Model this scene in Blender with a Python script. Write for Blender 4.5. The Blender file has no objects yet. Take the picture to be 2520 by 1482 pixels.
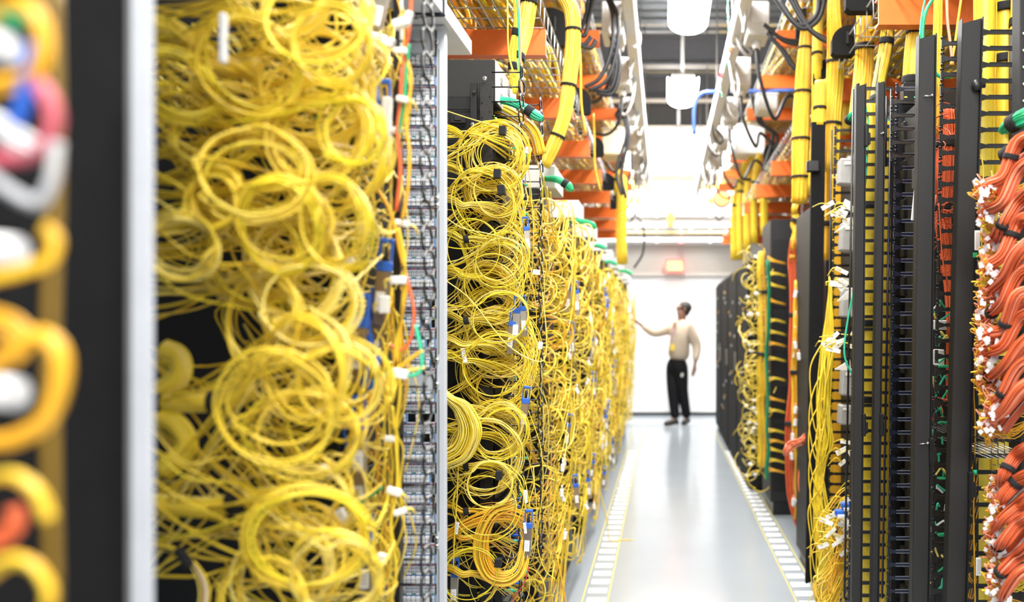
import bpy, math, random
import numpy as np
from mathutils import Vector, Matrix
C = bpy.context.scene.collection
F, U0, V0, CH = 2000.0, 1633.0, 803.0, 1.4          # focal length in pixels, vanishing point of the aisle, eye height
R = random.Random(7)
PI = math.pi


def P(u, v, y):                                      # a photo pixel at distance y -> a point in the room
    return np.array([(u - U0) * y / F, y, CH - (v - V0) * y / F])


def hgt(v, y):
    return CH - (v - V0) * y / F


def xat(u, y):
    return (u - U0) * y / F


# ------------------------------------------------------------------ materials
MATS = {}


def mat(name, col, rough=.5, metal=0., var=.08, scale=30., emit=None, es=0., bump=0., spec=.5, stretch=None, trans=0.):
    if name in MATS:
        return MATS[name]
    m = bpy.data.materials.new(name)
    m.use_nodes = True
    nt = m.node_tree
    b = nt.nodes['Principled BSDF']
    b.inputs['Roughness'].default_value = rough
    b.inputs['Metallic'].default_value = metal
    b.inputs['Specular IOR Level'].default_value = spec
    if trans:
        b.inputs['Transmission Weight'].default_value = trans
    tc = nt.nodes.new('ShaderNodeTexCoord')
    no = nt.nodes.new('ShaderNodeTexNoise')
    no.inputs['Scale'].default_value = scale
    no.inputs['Detail'].default_value = 3
    if stretch:
        mp = nt.nodes.new('ShaderNodeMapping')
        mp.inputs['Scale'].default_value = stretch
        nt.links.new(tc.outputs['Object'], mp.inputs['Vector'])
        nt.links.new(mp.outputs['Vector'], no.inputs['Vector'])
    else:
        nt.links.new(tc.outputs['Object'], no.inputs['Vector'])
    rp = nt.nodes.new('ShaderNodeValToRGB')
    rp.color_ramp.elements[0].position = .3
    rp.color_ramp.elements[1].position = .7
    rp.color_ramp.elements[0].color = (*[c * (1 - var) for c in col], 1)
    rp.color_ramp.elements[1].color = (*[min(1, c * (1 + var)) for c in col], 1)
    nt.links.new(no.outputs['Fac'], rp.inputs['Fac'])
    nt.links.new(rp.outputs['Color'], b.inputs['Base Color'])
    if emit:
        b.inputs['Emission Color'].default_value = (*emit, 1)
        b.inputs['Emission Strength'].default_value = es
    if bump:
        bp = nt.nodes.new('ShaderNodeBump')
        bp.inputs['Strength'].default_value = bump
        bp.inputs['Distance'].default_value = .002
        nt.links.new(no.outputs['Fac'], bp.inputs['Height'])
        nt.links.new(bp.outputs['Normal'], b.inputs['Normal'])
    MATS[name] = m
    return m


YEL = mat('cable_yellow', (.86, .62, .045), .38)
YELP = mat('cable_pale_yellow', (.90, .72, .16), .38)
YELG = mat('cable_lemon', (.84, .66, .03), .38)
YELO = mat('cable_amber', (.90, .47, .03), .38)
ORG = mat('cable_orange', (.80, .155, .05), .5)
ORGD = mat('cable_rust', (.62, .10, .03), .45)
SAL = mat('cable_salmon', (.88, .33, .2), .45)
GRN = mat('cable_green', (.02, .42, .17), .4)
GRND = mat('cable_deep_green', (.012, .20, .09), .5)
AQU = mat('cable_aqua', (.05, .60, .35), .4)
BLU = mat('clip_blue', (.03, .14, .62), .4)
RED = mat('cable_red', (.62, .06, .08), .45)
WHT = mat('white_plastic', (.86, .86, .86), .4, var=.03)
PAP = mat('paper_label', (.88, .88, .86), .6, var=.03)
GRYC = mat('cable_grey', (.55, .56, .58), .45)
BLK = mat('black_plastic', (.012, .012, .013), .38, var=.2)
BLKC = mat('black_cord', (.02, .02, .024), .5)
VEL = mat('black_velcro', (.012, .012, .013), .85, bump=.5, scale=300)
BLKM = mat('black_steel', (.009, .009, .0095), .5, var=.12, scale=120, bump=.15, spec=.35)
CHAR = mat('charcoal_steel', (.021, .0205, .020), .6, var=.1, scale=200, bump=.2, spec=.35)
DRK = mat('dark_interior', (.008, .008, .009), .6)
NAVY = mat('navy_finger', (.010, .014, .03), .22, var=.1)
GPAN = mat('grey_blue_steel', (.60, .635, .69), .42, var=.02)
GPOST = mat('post_grey', (.52, .54, .58), .4, var=.03)
LPAN = mat('light_grey_steel', (.70, .70, .69), .45, var=.02)
WPAN = mat('white_steel', (.84, .84, .84), .4, var=.02)
ZINC = mat('zinc_wire', (.42, .43, .44), .4, .7)
NICK = mat('nickel', (.72, .70, .66), .28, .9)
BRNZ = mat('bronze_metal', (.42, .34, .26), .32, .8)
OBEAM = mat('orange_steel', (.86, .17, .02), .45, var=.05)
PRB = mat('print_blue', (.03, .12, .34), .4)
PRG = mat('print_green', (.03, .2, .14), .4)
PRR = mat('print_red', (.38, .03, .05), .4)
PRN = mat('print_navy', (.02, .025, .14), .4)
INK = mat('ink', (.03, .03, .04), .6)
BUSW = mat('busway_white', (.82, .82, .82), .4, var=.02)
PIPB = mat('pipe_blue', (.03, .09, .36), .4)
LAMP = mat('lamp_lens', (.9, .9, .9), .4, emit=(1, .985, .96), es=62.)
YELS = [YEL, YEL, YELG, YEL, YELP]


# ------------------------------------------------------------------ mesh builder
def norm(a):
    return a / np.maximum(np.linalg.norm(a, axis=-1, keepdims=True), 1e-9)


def cr(ctrl, n):                                     # Catmull-Rom through control points, n samples
    c = np.asarray(ctrl, float)
    c = np.vstack([2 * c[0] - c[1], c, 2 * c[-1] - c[-2]])
    m = len(c) - 3
    t = np.linspace(0, m - 1e-6, n)
    i = t.astype(int)
    f = (t - i)[:, None]
    p0, p1, p2, p3 = c[i], c[i + 1], c[i + 2], c[i + 3]
    return .5 * (2 * p1 + (p2 - p0) * f + (2 * p0 - 5 * p1 + 4 * p2 - p3) * f ** 2 + (3 * p1 - p0 - 3 * p2 + p3) * f ** 3)


class MB:
    def __init__(s):
        s.v, s.f, s.n, s.mats = [], [], 0, []

    def mi(s, m):
        if m not in s.mats:
            s.mats.append(m)
        return s.mats.index(m)

    def add(s, verts, faces, m, smooth=False):       # faces: (k, arity) array, or a list of index lists
        verts = np.asarray(verts, float).reshape(-1, 3)
        k = s.mi(m)
        if isinstance(faces, np.ndarray):
            groups = [faces]
        else:
            by = {}
            for q in faces:
                by.setdefault(len(q), []).append(q)
            groups = [np.array(g) for g in by.values()]
        for g in groups:
            s.f.append((g + s.n, k, smooth))
        s.v.append(verts)
        s.n += len(verts)

    def box(s, c, d, m, ch=0., rz=0., ry=0., rx=0.):
        c, h = np.asarray(c, float), np.asarray(d, float) / 2
        if ch <= 0:
            ch = min(d) * .02
        ch = min(ch, min(h) * .9)
        V, idx = [], {}
        for sx in (-1, 1):
            for sy in (-1, 1):
                for sz in (-1, 1):
                    sg = np.array([sx, sy, sz], float)
                    for a in range(3):
                        q = h - ch
                        q = q.copy()
                        q[a] = h[a]
                        idx[(sx, sy, sz, a)] = len(V)
                        V.append(sg * q)
        fs = []
        for a in range(3):
            b, e = (a + 1) % 3, (a + 2) % 3
            for sg in (-1, 1):
                q = []
                for (pb, pe) in ((-1, -1), (1, -1), (1, 1), (-1, 1)):
                    k = [0, 0, 0]
                    k[a], k[b], k[e] = sg, pb, pe
                    q.append(idx[(*k, a)])
                fs.append(q if sg > 0 else q[::-1])
            for pb in (-1, 1):
                for pe in (-1, 1):
                    k0, k1 = [0, 0, 0], [0, 0, 0]
                    k0[a], k1[a] = -1, 1
                    k0[b] = k1[b] = pb
                    k0[e] = k1[e] = pe
                    q = [idx[(*k0, b)], idx[(*k1, b)], idx[(*k1, e)], idx[(*k0, e)]]
                    fs.append(q if pb * pe < 0 else q[::-1])
        for sx in (-1, 1):
            for sy in (-1, 1):
                for sz in (-1, 1):
                    q = [idx[(sx, sy, sz, a)] for a in range(3)]
                    fs.append(q if sx * sy * sz > 0 else q[::-1])
        V = np.array(V)
        for ang, (i, j) in ((rx, (1, 2)), (ry, (2, 0)), (rz, (0, 1))):
            if ang:
                ca, sa = math.cos(ang), math.sin(ang)
                vi, vj = V[:, i].copy(), V[:, j].copy()
                V[:, i], V[:, j] = ca * vi - sa * vj, sa * vi + ca * vj
        s.add(V + c, fs, m)

    def tubes(s, paths, r, m, sides=5, caps=True, smooth=True):   # paths: (N, n, 3); r: scalar, (N,), or (N, n)
        p = np.asarray(paths, float)
        if p.ndim == 2:
            p = p[None]
        N, n, _ = p.shape
        r = np.asarray(r, float)
        r = np.broadcast_to(r.reshape(-1, 1) if r.ndim == 1 and len(r) == N else r, (N, n))
        t = np.empty_like(p)
        t[:, 1:-1] = p[:, 2:] - p[:, :-2]
        t[:, 0] = p[:, 1] - p[:, 0]
        t[:, -1] = p[:, -1] - p[:, -2]
        t = norm(t)
        ref = np.where(np.abs(t[:, 0, 2:3]) < .8, np.array([0, 0, 1.]), np.array([1., 0, 0]))
        a = np.empty_like(p)
        cur = norm(ref - (ref * t[:, 0]).sum(-1, keepdims=True) * t[:, 0])
        for i in range(n):
            cur = norm(cur - (cur * t[:, i]).sum(-1, keepdims=True) * t[:, i])
            a[:, i] = cur
        b = np.cross(t, a)
        ang = np.arange(sides) * 2 * PI / sides
        V = p[:, :, None] + r[:, :, None, None] * (np.cos(ang)[None, None, :, None] * a[:, :, None] + np.sin(ang)[None, None, :, None] * b[:, :, None])
        base = (np.arange(N) * n * sides)[:, None, None]
        i, j = np.meshgrid(np.arange(n - 1), np.arange(sides), indexing='ij')
        q = np.stack([i * sides + j, i * sides + (j + 1) % sides, (i + 1) * sides + (j + 1) % sides, (i + 1) * sides + j], -1).reshape(1, -1, 4)
        fq = (q + base).reshape(-1, 4)
        k0 = s.n
        s.add(V, fq, m, smooth)
        if caps:
            e0 = (np.arange(sides)[::-1][None] + base[:, 0])
            e1 = (np.arange(sides)[None] + (n - 1) * sides + base[:, 0])
            s.f.append((np.vstack([e0, e1]) + k0, s.mi(m), False))

    def tube(s, ctrl, r, m, n=None, sides=6, smooth=True):
        c = np.asarray(ctrl, float)
        p = cr(c, n) if n else c
        s.tubes(p[None], r, m, sides, True, smooth)

    def cyl(s, a, b, r, m, sides=14, r2=None):
        a, b = np.asarray(a, float), np.asarray(b, float)
        if r2 is None:
            s.tubes(np.stack([a, b])[None], r, m, sides, True, True)
        else:
            s.tubes(np.stack([a, b])[None], np.array([[r, r2]]), m, sides, True, True)

    def prism(s, poly, axis, a, b, m, smooth=False):  # a polygon (two coordinates) extruded along one axis
        poly = np.asarray(poly, float)
        k = len(poly)
        o = [i for i in range(3) if i != axis]
        V = np.zeros((2 * k, 3))
        for h, w in ((0, a), (1, b)):
            V[h * k:(h + 1) * k, o[0]] = poly[:, 0]
            V[h * k:(h + 1) * k, o[1]] = poly[:, 1]
            V[h * k:(h + 1) * k, axis] = w
        i = np.arange(k)
        s.add(V, np.stack([i, (i + 1) % k, (i + 1) % k + k, i + k], -1), m, smooth)
        s.add(V, [list(range(k))[::-1], [q + k for q in range(k)]], m)

    def ball(s, c, r, m, nu=12, nv=8):
        c = np.asarray(c, float)
        r = np.broadcast_to(np.asarray(r, float), (3,))
        th = np.linspace(0, PI, nv + 1)
        ph = np.arange(nu) * 2 * PI / nu
        V = np.stack([np.sin(th)[:, None] * np.cos(ph), np.sin(th)[:, None] * np.sin(ph), np.cos(th)[:, None] * np.ones(nu)], -1)
        i, j = np.meshgrid(np.arange(nv), np.arange(nu), indexing='ij')
        q = np.stack([i * nu + j, (i + 1) * nu + j, (i + 1) * nu + (j + 1) % nu, i * nu + (j + 1) % nu], -1).reshape(-1, 4)
        s.add(V.reshape(-1, 3) * r + c, q, m, True)

    def build(s, name, parent=None, at=None):
        V = np.concatenate(s.v)
        if parent is not None:
            off = np.zeros(3)
            o = parent
            while o is not None:
                off += np.array(o.location)
                o = o.parent
            loc = np.zeros(3)
        else:
            lo, hi = V.min(0), V.max(0)
            off = np.array(at if at is not None else [(lo[0] + hi[0]) / 2, (lo[1] + hi[1]) / 2, lo[2]], float)
            loc = off
        me = bpy.data.meshes.new(name)
        V = V - off
        tot = sum(f.size for f, _, _ in s.f)
        nf = sum(len(f) for f, _, _ in s.f)
        me.vertices.add(len(V))
        me.vertices.foreach_set('co', V.ravel().astype(np.float32))
        me.loops.add(tot)
        me.polygons.add(nf)
        li = np.concatenate([f.ravel() for f, _, _ in s.f]).astype(np.int32)
        ar = np.concatenate([np.full(len(f), f.shape[1]) for f, _, _ in s.f])
        me.loops.foreach_set('vertex_index', li)
        me.polygons.foreach_set('loop_start', np.concatenate([[0], np.cumsum(ar)[:-1]]).astype(np.int32))
        for m in s.mats:
            me.materials.append(m)
        me.polygons.foreach_set('material_index', np.concatenate([np.full(len(f), k) for f, k, _ in s.f]).astype(np.int32))
        me.polygons.foreach_set('use_smooth', np.concatenate([np.full(len(f), sm) for f, _, sm in s.f]))
        me.update(calc_edges=True)
        o = bpy.data.objects.new(name, me)
        C.objects.link(o)
        o.location = loc
        if parent is not None:
            o.parent = parent
        return o


def tag(o, label=None, cat=None, group=None, kind=None):
    if label:
        o['label'] = label
    if cat:
        o['category'] = cat
    if group:
        o['group'] = group
    if kind:
        o['kind'] = kind
    return o


def thing(name, label, cat, loc, group=None):
    o = bpy.data.objects.new(name, None)
    o.empty_display_size = .05
    C.objects.link(o)
    o.location = loc
    return tag(o, label, cat, group)


def struct(name, mb, **k):
    return tag(mb.build(name), kind='structure', **k)


TXT = {}


def text_verts(t, size):                             # flat lettering as vertices and faces in the x-z plane, centred
    if (t, size) not in TXT:
        cu = bpy.data.curves.new('lettering', 'FONT')
        cu.body, cu.size, cu.align_x, cu.align_y = t, size, 'CENTER', 'CENTER'
        cu.resolution_u = 2
        o = bpy.data.objects.new('lettering', cu)
        C.objects.link(o)
        dg = bpy.context.evaluated_depsgraph_get()
        me = bpy.data.meshes.new_from_object(o.evaluated_get(dg))
        v = np.array([(q.co.x, 0, q.co.y) for q in me.vertices])
        f = [list(p.vertices) for p in me.polygons]
        bpy.data.objects.remove(o)
        bpy.data.curves.remove(cu)
        bpy.data.meshes.remove(me)
        TXT[(t, size)] = (v, f)
    return TXT[(t, size)]


def rv(s):
    return np.array([R.uniform(-s, s) for _ in range(3)])


# ------------------------------------------------------------------ room
fl = mat('epoxy_floor', (.37, .41, .45), .16, var=.03, scale=2.5, spec=.6)
mb = MB()
mb.box((0, 5, -.05), (9, 17, .1), fl, .001)
struct('floor', mb)
mb = MB()
deck = mat('steel_deck', (.23, .25, .275), .3, .5, var=.25, scale=3)
JOI = mat('joist_grey', (.11, .11, .12), .5)
pr = []
k = 0
while k < 75:                                        # corrugated roof deck, ribs across the aisle
    y = -2 + k * .2
    pr += [(y, 4.62), (y + .06, 4.62), (y + .09, 4.56), (y + .17, 4.56)]
    k += 1
pr += [(13.2, 4.7), (-2, 4.7)]
mb.prism(pr, 0, -4.5, 4.5, deck)
struct('ceiling', mb)
for i, y in enumerate((8.6, 9.9, 11.2)):
    mb = MB()
    mb.box((0, y, 4.3), (9, .06, .28), JOI)
    mb.box((0, y, 4.16), (9, .16, .03), JOI)
    mb.box((0, y, 4.45), (9, .16, .03), JOI)
    struct('trim_%d' % (i + 1), mb)
wallm = mat('white_wall', (.86, .87, .88), .5, var=.01, scale=4)
WY = 12.75
mb = MB()
mb.box((0, WY + .1, 1.09), (9, .2, 2.18), wallm)
struct('wall_far', mb)
mb = MB()
mb.box((0, WY + .07, 2.45), (9, .26, .53), mat('beige_header', (.84, .81, .75), .6, var=.03))
struct('trim_5', mb)
mb = MB()
mb.box((0, WY + .14, 3.63), (9, .2, 1.86), mat('upper_wall', (.88, .88, .86), .6, var=.02))
struct('wall_upper', mb)
mb = MB()
mb.box((0, WY - .012, .025), (9, .02, .05), mat('dark_base', (.03, .03, .035), .5))
struct('baseboard_far', mb)
# yellow marking lines on the floor
tapem = mat('floor_tape', (.72, .62, .10), .5)
for i, x in enumerate((-.415, -.285, .675, .805)):
    mb = MB()
    mb.box((x, 5.6, .0008), (.006, 11.5, .0016), tapem, .0003)
    struct('trim_%d' % (6 + i), mb)
# floor stickers
sm = None
inkg = mat('sticker_ink', (.45, .45, .47), .6)
for side, x, where in ((0, -.345, 'along the yellow cable racks'), (1, .738, 'along the black cabinets')):
    y = 3.85 if side == 0 else 3.95
    while y < 9.2:
        if sm is None:
            mb = MB()
            mb.box((0, 0, .001), (.098, .072, .0016), PAP, .0004)
            mb.box((0, .0, .002), (.034, .028, .0006), inkg, .0002)
            o = mb.build('floor_sticker', at=(0, 0, 0))
            sm = o.data
        else:
            o = bpy.data.objects.new('floor_sticker', sm)
            C.objects.link(o)
        o.location = (x + R.uniform(-.004, .004), y, .0)
        tag(o, 'small square white sticker on the grey floor in the row ' + where, 'sticker', 'floor stickers ' + where)
        y += .15

# ------------------------------------------------------------------ ceiling lights
LY = [-4.2, -2.25, -.3, 1.65, 3.6, 5.55, 7.5, 9.45]
wh = {5.55: 'largest bright strip lamp hanging over the aisle at the picture top', 7.5: 'shield shaped bright strip lamp below the largest one', 9.45: 'small bright strip lamp deepest over the aisle, before the far wall'}
for y in LY:
    t = thing('ceiling_light', wh.get(y, 'strip lamp over the aisle above the camera'), 'ceiling light', (.175, y, 3.5), None if y in wh else 'lamps above the camera')
    mb = MB()
    prof = [(.175 + .14 * math.cos(a), 3.57 + .085 * math.sin(a)) for a in np.linspace(PI, 2 * PI, 13)] + [(.315, 3.62), (.29, 3.60), (.06, 3.60), (.035, 3.62)]
    mb.prism(prof, 1, y - .26, y + .26, LAMP, True)
    mb.build('lens', t)
    mb = MB()
    mb.box((.175, y, 3.628), (.2, .5, .05), WPAN, .005)
    mb.build('housing', t)
    mb = MB()
    mb.cyl((.175, y, 3.65), (.175, y, 4.57), .016, LPAN, 8)
    mb.build('stem', t)

# busways with tap boxes and drop cords
for sx, nm in ((-.2, 'yellow cable racks'), (.46, 'black cable managers')):
    t = thing('busway', 'long white power busway hung overhead on the side of the ' + nm, 'busway', (sx, 7.5, 3.2))
    nm = nm.replace('black cable managers', 'black managers').replace('yellow cable racks', 'yellow racks')
    mb = MB()
    mb.box((sx, 7.6, 3.26), (.075, 9.2, .11), BUSW, .008)
    mb.build('housing', t)
    for y in np.arange(3.8, 12, 1.6):
        mb = MB()
        mb.cyl((sx, y, 3.31), (sx, y, 4.57), .006, ZINC, 6)
        mb.build('hanger_rod', t)
    sg = -1 if sx < 0 else 1
    for i, y in enumerate((4.9, 5.9, 6.9, 7.9, 8.9, 9.9)):
        od = ('first', 'second', 'third', 'fourth', 'fifth', 'sixth')[i]
        b = thing('tap_box', '%s grey power tap box on the busway above the %s' % (od, nm), 'power box', (sx + sg * .1, y, 3.1))
        mb = MB()
        mb.box((sx + sg * .1, y, 3.22), (.13, .22, .2), LPAN, .008)
        mb.build('case', b)
        mb = MB()
        mb.box((sx + sg * .1, y - .115, 3.24), (.08, .008, .1), WPAN)
        mb.build('cover', b)
        mb = MB()
        mb.cyl((sx + sg * .1, y, 3.12), (sx + sg * .1, y, 3.07), .025, WHT, 10)
        mb.build('socket', b)
        mb = MB()
        a = np.array([sx + sg * .1, y, 3.08])
        x2 = sg * R.uniform(.5, .62) + (.2 if sg > 0 else 0)
        mb.tube([a, a + (0.02 * sg, 0, -.18), (sx + sg * .22, y + .1, 2.75 + R.uniform(-.1, .1)), (x2, y + .2, 2.85), (x2 + sg * .15, y + .25, 2.7)], .012, BLKC, 24, 7)
        tag(mb.build('power_cord'), 'black power cord sagging from the %s tap box above the %s' % (od, nm), 'cord')
# small white and grey leads looped along the busways
for sx, nm in ((-.2, 'yellow racks'), (.46, 'black managers')):
    sg = -1 if sx < 0 else 1
    for k in range(16):
        y = 4.6 + k * .45
        d, w = R.uniform(.08, .26), R.uniform(.05, .22)
        a = np.array([sx + sg * R.uniform(-.04, .05), y, 3.215])
        mb = MB()
        mb.tube([a, a + (sg * .03, .02, -d * .7), a + (sg * w * .5, w * .4, -d), a + (sg * w * .7, w * .8, -d * .6), a + (sg * .05, w, 0)], R.uniform(.006, .011), R.choice((WHT, WHT, GRYC, BLKC)), 20, 6)
        tag(mb.build('busway_lead'), 'short lead looped under the white busway above the ' + nm, 'cord', 'short leads looped under the busway above the ' + nm)
# white conduit loop lines hanging by the busway
for i, (u, v, y) in enumerate(((1565, 60, 5.2), (1808, 60, 5.2))):
    mb = MB()
    s = 1 if i == 0 else -1
    mb.tube([np.array([(-.2, .46)[i], y, 3.22]), P(u - s * 18, v - 60, y), P(u - s * 8, v - 10, y), P(u + s * 8, v + 30, y), P(u + s * 2, v + 55, y), P(u - s * 20, v + 45, y)], .012, WHT, 24, 8)
    tag(mb.build('white_cable'), 'white cable loop hanging from the busway by the ' + ('tray over the yellow racks' if i == 0 else 'twisted green wire'), 'cord')

# thin twisted green and white wire with two clips
mb = MB()
base = cr([P(1790, -800, 4.2), P(1791, -400, 4.2), P(1791, -20, 4.2), P(1793, 60, 4.2), P(1797, 120, 4.2), P(1778, 180, 4.2), P(1772, 215, 4.2), P(1778, 240, 4.2)], 140)
for k, m in ((0, AQU), (1, WHT)):
    a = np.arange(140) * .55 + k * PI
    mb.tubes((base + np.stack([np.cos(a) * .0035, np.sin(a) * .0035, a * 0], -1))[None], .003, m, 5)
w = mb.build('twisted_wire')
tag(w, 'thin twisted green and white wire dangling beside the lamps', 'wire')
for (u, v, m) in ((1796, 122, ORG), (1774, 185, RED)):
    mb = MB()
    q = P(u, v, 4.2)
    mb.box(q, (.02, .016, .028), m, .004)
    tag(mb.build('clip', w), 'orange clip' if m is ORG else 'red clip')

# blue pipe
t = thing('blue_pipe', 'bent blue pipe crossing above the aisle towards the cable trunks', 'pipe', P(1850, 222, 6.))
mb = MB()
mb.tube([P(1708, 330, 6.6), P(1708, 268, 6.6), P(1716, 240, 6.6), P(1735, 228, 6.6), P(1770, 226, 6.5), P(1965, 222, 6.2)], .016, PIPB, 40, 8)
mb.build('tube', t)

# ------------------------------------------------------------------ overhead trays, beams (both sides)
def tray(sx, z, y0, y1, xe, label, seed, deep=.85, dens=70, cr_=.009):
    rr = random.Random(seed)
    sg = -1 if sx < 0 else 1
    t = thing('wire_basket_tray', label, 'cable tray', (xe + sg * deep / 2, (y0 + y1) / 2, z))
    mb = MB()
    ps = []
    for i in range(int(deep / .05) + 1):
        x = xe + sg * i * .05
        ps.append([(x, y0, z), (x, (y0 + y1) / 2, z), (x, y1, z)])
    mb.tubes(ps, .003, ZINC, 4)
    ps = []
    for y in np.arange(y0, y1, .1):
        ps.append([(xe, y, z + .08), (xe, y, z), (xe + sg * deep, y, z)])
    mb.tubes(ps, .003, ZINC, 4)
    mb.tubes([[(xe, y0, z + .08), (xe, (y0 + y1) / 2, z + .08), (xe, y1, z + .08)]], .004, ZINC, 4)
    mb.build('wire_grid', t)
    mb = MB()
    for m in (YEL, YELO, YELG):
        ps = []
        for i in range(dens // 3):
            x, zz = rr.uniform(.06, deep - .02), rr.uniform(.016, .075)
            n = int((y1 - y0) / .45)
            ps.append(cr([(xe + sg * min(deep, max(.02, x + rr.uniform(-.07, .07))), y, z + max(.014, zz + rr.uniform(-.03, .03))) for y in np.linspace(y0, y1, n)], n * 3))
        mb.tubes(ps, cr_, m, 5)
    tag(mb.build('tray_cables'), 'yellow cables lying in the wire tray ' + label.split('tray ')[1], 'cables', kind='stuff')


tray(-1, 2.575, 1.2, 10.5, -.47, 'zinc wire basket tray above the yellow cable racks', 1)
tray(1, 2.575, 2.2, 10.5, .80, 'zinc wire basket tray above the black cable managers', 2)
tray(-1, 3.36, 2.5, 11.5, -.47, 'upper zinc wire tray high over the yellow cable racks', 3, dens=120, cr_=.012)
tray(1, 3.36, 2.5, 11.5, .78, 'upper zinc wire tray high over the black cable managers', 4, dens=120, cr_=.012)


def beam(x0, x1, y, z, label, group):
    mb = MB()
    pf = [(y - .025, z - .05), (y + .025, z - .05), (y + .025, z - .044), (y - .018, z - .044), (y - .018, z + .044), (y + .025, z + .044), (y + .025, z + .05), (y - .025, z + .05)]
    mb.prism(pf, 0, x0, x1, OBEAM)
    tag(mb.build('orange_beam'), label, 'beam', group)


for k in range(8):
    y = 3.2 + k * .95
    beam(-1.35, -.46, y, 2.51, 'orange steel cross beam under the lower tray over the yellow racks', 'orange beams over the yellow racks')
for k in range(9):
    y = 2.88 + k * .95
    beam(.755, 1.7, y, 2.51, 'orange steel cross beam under the lower tray over the black managers', 'orange beams over the black managers')
for k in range(8):
    y = 4.4 + k * .95
    beam(-1.35, -.42, y, 3.29, 'orange steel cross beam under the upper tray over the yellow racks', 'high orange beams over the yellow racks')
    beam(.74, 1.7, y, 3.29, 'orange steel cross beam under the upper tray over the black managers', 'high orange beams over the black managers')
# grey strut rail slanting beside the trunks
mb = MB()
a, b = P(2275, 20, 2.9), P(2175, 125, 4.2)
mb.cyl(a, b, .022, LPAN, 4)
tag(mb.build('strut_rail'), 'light grey strut rail running under the tray behind the trunk with black sleeves', 'rail')


# ------------------------------------------------------------------ cable bundles
def bundle(ctrl, rad, label, straps=(), strand=.0022, mats=(YEL,), n=26, name='cable_bundle', cat='cable bundle', group=None, seed=1, flat=1., ns=None, sleeve=None, taper=None, strap_m=VEL, strap_w=.012, core=True):
    """a round trunk: a core with strands laid round it; straps are child bands"""
    rr = random.Random(seed)
    pth = cr(ctrl, n)
    t = np.gradient(pth, axis=0)
    t = norm(t)
    a = norm(np.cross(t, np.array([0.02, 1., 0.03])))
    b = np.cross(t, a)
    tr = np.ones(n) if taper is None else np.interp(np.linspace(0, 1, n), np.linspace(0, 1, len(taper)), taper)
    root = thing(name, label, cat, pth[np.argmin(pth[:, 2])], group)
    mb = MB()
    if core:
        mb.tubes(pth[None], rad * tr * .86, mats[0], 12)
    ns = ns or max(10, int(2 * PI * rad / (strand * 2.0)))
    per = {}
    for i in range(ns):
        an = 2 * PI * i / ns + rr.uniform(-.1, .1)
        rr_ = rad * (rr.uniform(.86, 1.0) if core else math.sqrt(rr.random()))
        tw = rr.uniform(-.5, .5)
        wob = np.cumsum([rr.gauss(0, .035) for _ in range(n)])
        ang = an + tw * np.linspace(0, 1, n) + wob * .5
        q = pth + (np.cos(ang)[:, None] * a + np.sin(ang)[:, None] * b * flat) * (rr_ * tr)[:, None]
        per.setdefault(rr.randrange(len(mats)), []).append(q)
    for k, ps in per.items():
        mb.tubes(ps, strand, mats[k], 5)
    mb.build('strands', root)
    for s in straps:
        i = min(n - 2, max(1, int(s * (n - 1))))
        c, d = pth[i], t[i]
        mb = MB()
        mb.tubes(np.stack([c - d * strap_w, c - d * strap_w * .5, c + d * strap_w * .5, c + d * strap_w])[None], rad * tr[i] * 1.07 + strand, strap_m, 14)
        mb.build('strap', root)
    return root


# left overhead trunks
bundle([P(1306, -30, 2.75), P(1300, 20, 2.75), P(1290, 80, 2.75), P(1272, 150, 2.72), P(1262, 215, 2.7)], .026, 'broad yellow cable trunk dropping past the orange beam above the ringed rack', (.18, .72), seed=2, mats=(YEL, YELP), taper=(1, 1, 1, .8, .5))
bundle([P(1268, -30, 2.6), P(1270, 60, 2.6), P(1262, 120, 2.6), P(1262, 170, 2.6), P(1268, 230, 2.6)], .011, 'slim yellow cable bundle hanging in front of the broad trunk by the orange beam', (.35, .75), seed=3, taper=(.6, .7, 1, 1.1, .6))
bundle([P(1330, -40, 3.3), P(1375, -25, 3.3), P(1405, 20, 3.3), P(1411, 90, 3.3), P(1402, 190, 3.3), P(1388, 290, 3.3), P(1362, 360, 3.3), P(1340, 410, 3.3)], .030, 'thick curved yellow cable trunk arching down from the tray by the black drop plate', (.42, .62, .8), seed=4, mats=(YEL, YELP), taper=(1, 1, 1, 1, 1, .9, .95, .7), strap_w=.005)
bundle([np.array([-.52, 7.7, 2.64]), np.array([-.46, 7.62, 2.72]), P(1528, 430, 7.6), P(1531, 500, 7.6), P(1528, 580, 7.6), P(1532, 650, 7.6)], .05, 'yellow cable trunk standing above the deepest yellow racks', (.3,), seed=5, n=12)
for i, (u, v0, v1, y, m, nm) in enumerate(((1252, -20, 190, 2.5, YEL, 'thin yellow cable falling beside the slim bundle near the orange beam'), (1281, -20, 300, 2.55, SAL, 'thin salmon cable falling in front of the broad yellow trunk'),
                                       (1275, -20, 260, 2.58, AQU, 'thin green cable falling in front of the broad yellow trunk'), (1428, 90, 330, 4., YELO, 'amber cable hanging below the black drop plate by the curved trunk'),
                                       (1464, 280, 470, 5., YELO, 'amber cable hanging under the second drop plate over the yellow racks'))):
    mb = MB()
    d = R.uniform(-4, 4)
    mb.tube([P(u - 4, v0, y), P(u + d, v0 * .7 + v1 * .3, y), P(u + 2 + d, v0 * .3 + v1 * .7, y), P(u + 14, v1, y)], .0028 if i < 3 else .006, m, 20, 6)
    tag(mb.build('hanging_cable'), nm, 'cable')


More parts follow.
